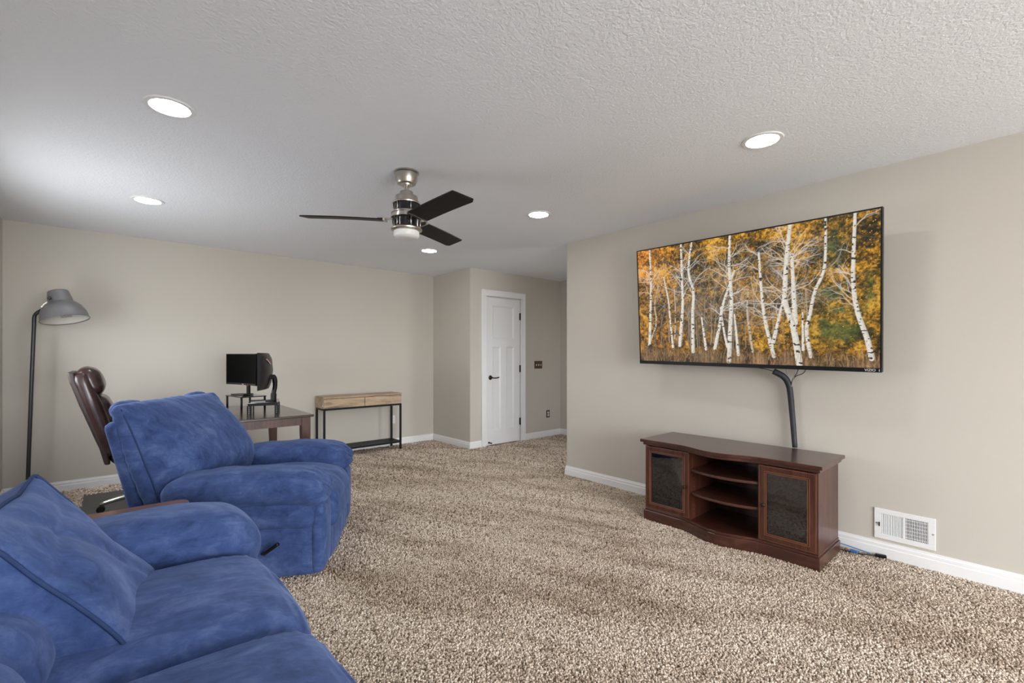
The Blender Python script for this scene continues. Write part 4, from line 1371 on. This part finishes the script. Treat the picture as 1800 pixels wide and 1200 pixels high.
# ------------------------------------------------------------------ blue sofa
def sofa():
    t = thing('sofa', 'blue microsuede two-seat sofa in the foreground', 'sofa', (0, 0, 0))
    F = 'suede'
    YA0, YS, YA1 = 2.085, 1.430, 0.775      # inner side of far arm, seat seam, inner side of near arm
    bx((-.55, .45, .02), (.42, 2.42, .30)).build('base_frame', F, t, bevel=0.02)
    for yc, sd in ((2.270, 1), (.590, 2)):
        MB().puff((1.02, .32, .42), .05, (.01, .01, 0), 24, T((-.04, yc, .230)), .005, (3, 3, 2), sd).build('side_panel', F, t, True)
        def droop(P, u):
            P.z -= .075 * max(0, u[0] - .35) ** 2 + .02 * max(0, -u[0])
            return P
        MB().puff((.98, .385, .270), .125, (.018, .006, .022), 44, T((-.018, yc + (.01 if sd == 1 else -.01), .490)), .007, (4, 4, 4), 4 + sd, droop).build('arm_pillow', F, t, True)
    for k, (a, b) in enumerate(((YS, YA0), (YA1, YS))):
        def seat_shape(P, u):
            P.z -= .060 * max(0, u[0] - .25) ** 2
            e = max(0, u[0] - .35)
            P.z += .0095 * e * math.sin(P.x * 170 + 2.2 * math.sin(P.y * 9)) * (.6 + .4 * math.sin(P.y * 23))
            return P
        MB().puff((.80, b - a + .012, .235), .090, (.030, .0, .040), 50, T((.066, (a + b) / 2, .385)), .008, (2.2, 4, 3), 8 + 3 * k, seat_shape).build('seat_cushion', F, t, True)
        MB().puff((.11, b - a - .01, .22), .050, (.020, 0, 0), 26, T((.425, (a + b) / 2, .215)), .006, (3, 5, 3), 18 + k).build('footrest_pad', F, t, True)
        lean = math.radians(-14)
        MB().puff((.24, b - a - .03, .25), .095, (.03, .01, .01), 30, T((-.248, (a + b) / 2 - (.05 if k == 0 else 0), .545), (0, lean, 0)), .007, (4, 4, 4), 12 + k).build('lumbar_cushion', F, t, True)
        MB().puff((.27, b - a - .005, .34), .115, (.03, .005, .02), 34, T((-.400, (a + b) / 2, .760), (0, lean, 0)), .008, (4, 4, 4), 14 + k).build('back_cushion', F, t, True)
    MB().puff((.11, 1.93, .88), .045, (.01, 0, 0), 24, T((-.535, 1.43, .470), (0, math.radians(-8), 0)), .003, (2, 2, 2), 19).build('back_shell', F, t, True)
sofa()

def throw_pillow():
    A, B, C, D = (Vector(p) for p in ((-.20, 1.645, .875), (.045, 1.600, .508), (.100, 2.045, .525), (-.190, 2.070, .880)))
    ctr = (A + B + C + D) / 4
    ex = ((B + C) / 2 - (A + D) / 2).normalized()       # down the face
    ey = ((C + D) / 2 - (A + B) / 2).normalized()
    ez = ex.cross(ey).normalized()
    ey = ez.cross(ex)
    R = Matrix((ex, ey, ez)).transposed().to_4x4()
    t = thing('throw_pillow', 'square blue piped throw pillow leaning in the sofa corner', 'pillow')
    W, L, th = .490, .530, .18
    def warp(P):
        q = P * 5.0
        return P + Vector((noise.noise(q + Vector((3.1, 1.7, 9.2))), noise.noise(q + Vector((13.4, 5.2, 2.6))), .8 * noise.noise(q + Vector((7.7, 21.3, 4.1))))) * .030
    def shape(P, u):
        e = max(abs(u[0]), abs(u[1]))
        m = (1 - u[0] ** 4) * (1 - u[1] ** 4)
        # corners reach out, the edges draw in
        P.x *= 1 + .04 * abs(u[1]) ** 3 - .045 * (1 - u[1] ** 2) * abs(u[0]) ** 3
        P.y *= 1 + .04 * abs(u[0]) ** 3 - .045 * (1 - u[0] ** 2) * abs(u[1]) ** 3
        q = Vector((P.x * 4.2, P.y * 6.5, 3.7))
        P.z += m * .016 * noise.noise(q) * (1 if P.z > 0 else 0)
        # a long diagonal crease
        dd = (P.x * .55 - P.y * .83 + .02)
        if P.z > 0:
            P.z -= m * .012 * math.exp(-(dd / .025) ** 2)
            d2 = (P.x * .9 + P.y * .25 + .09)
            P.z -= m * .010 * math.exp(-(d2 / .022) ** 2)
        return warp(P)
    mt = Matrix.Translation(ctr - ez * (th / 2 + .004) + Vector((.004, -.028, -.012))) @ R
    MB().puff((W, L, th), .030, (.0, .0, .040), 46, mt, .003, (9, 9, 9), 40, shape).build('cover', 'suede', t, True)
    # piping around both faces
    for zz in (th / 2 - .008, -th / 2 + .008):
        P = []
        n = 30
        loop = [(-1 + 2 * k / n, -1) for k in range(n)] + [(1, -1 + 2 * k / n) for k in range(n)] + [(1 - 2 * k / n, 1) for k in range(n)] + [(-1, 1 - 2 * k / n) for k in range(n + 1)]
        for u, v in loop:
            x, y = u * W / 2, v * L / 2
            rr = .030
            ix, iy = max(-(W / 2 - rr), min(W / 2 - rr, x)), max(-(L / 2 - rr), min(L / 2 - rr, y))
            d = Vector((x - ix, y - iy))
            if d.length > 1e-6:
                d = d.normalized() * rr
            x, y = ix + d.x, iy + d.y
            x *= 1 + .04 * abs(v) ** 3 - .045 * (1 - v ** 2) * abs(u) ** 3
            y *= 1 + .04 * abs(u) ** 3 - .045 * (1 - u ** 2) * abs(v) ** 3
            P.append(mt @ warp(Vector((x, y, zz))))
        MB().tube(P, .0052, 8).build('piping', 'suede_seam', t, True)
throw_pillow()
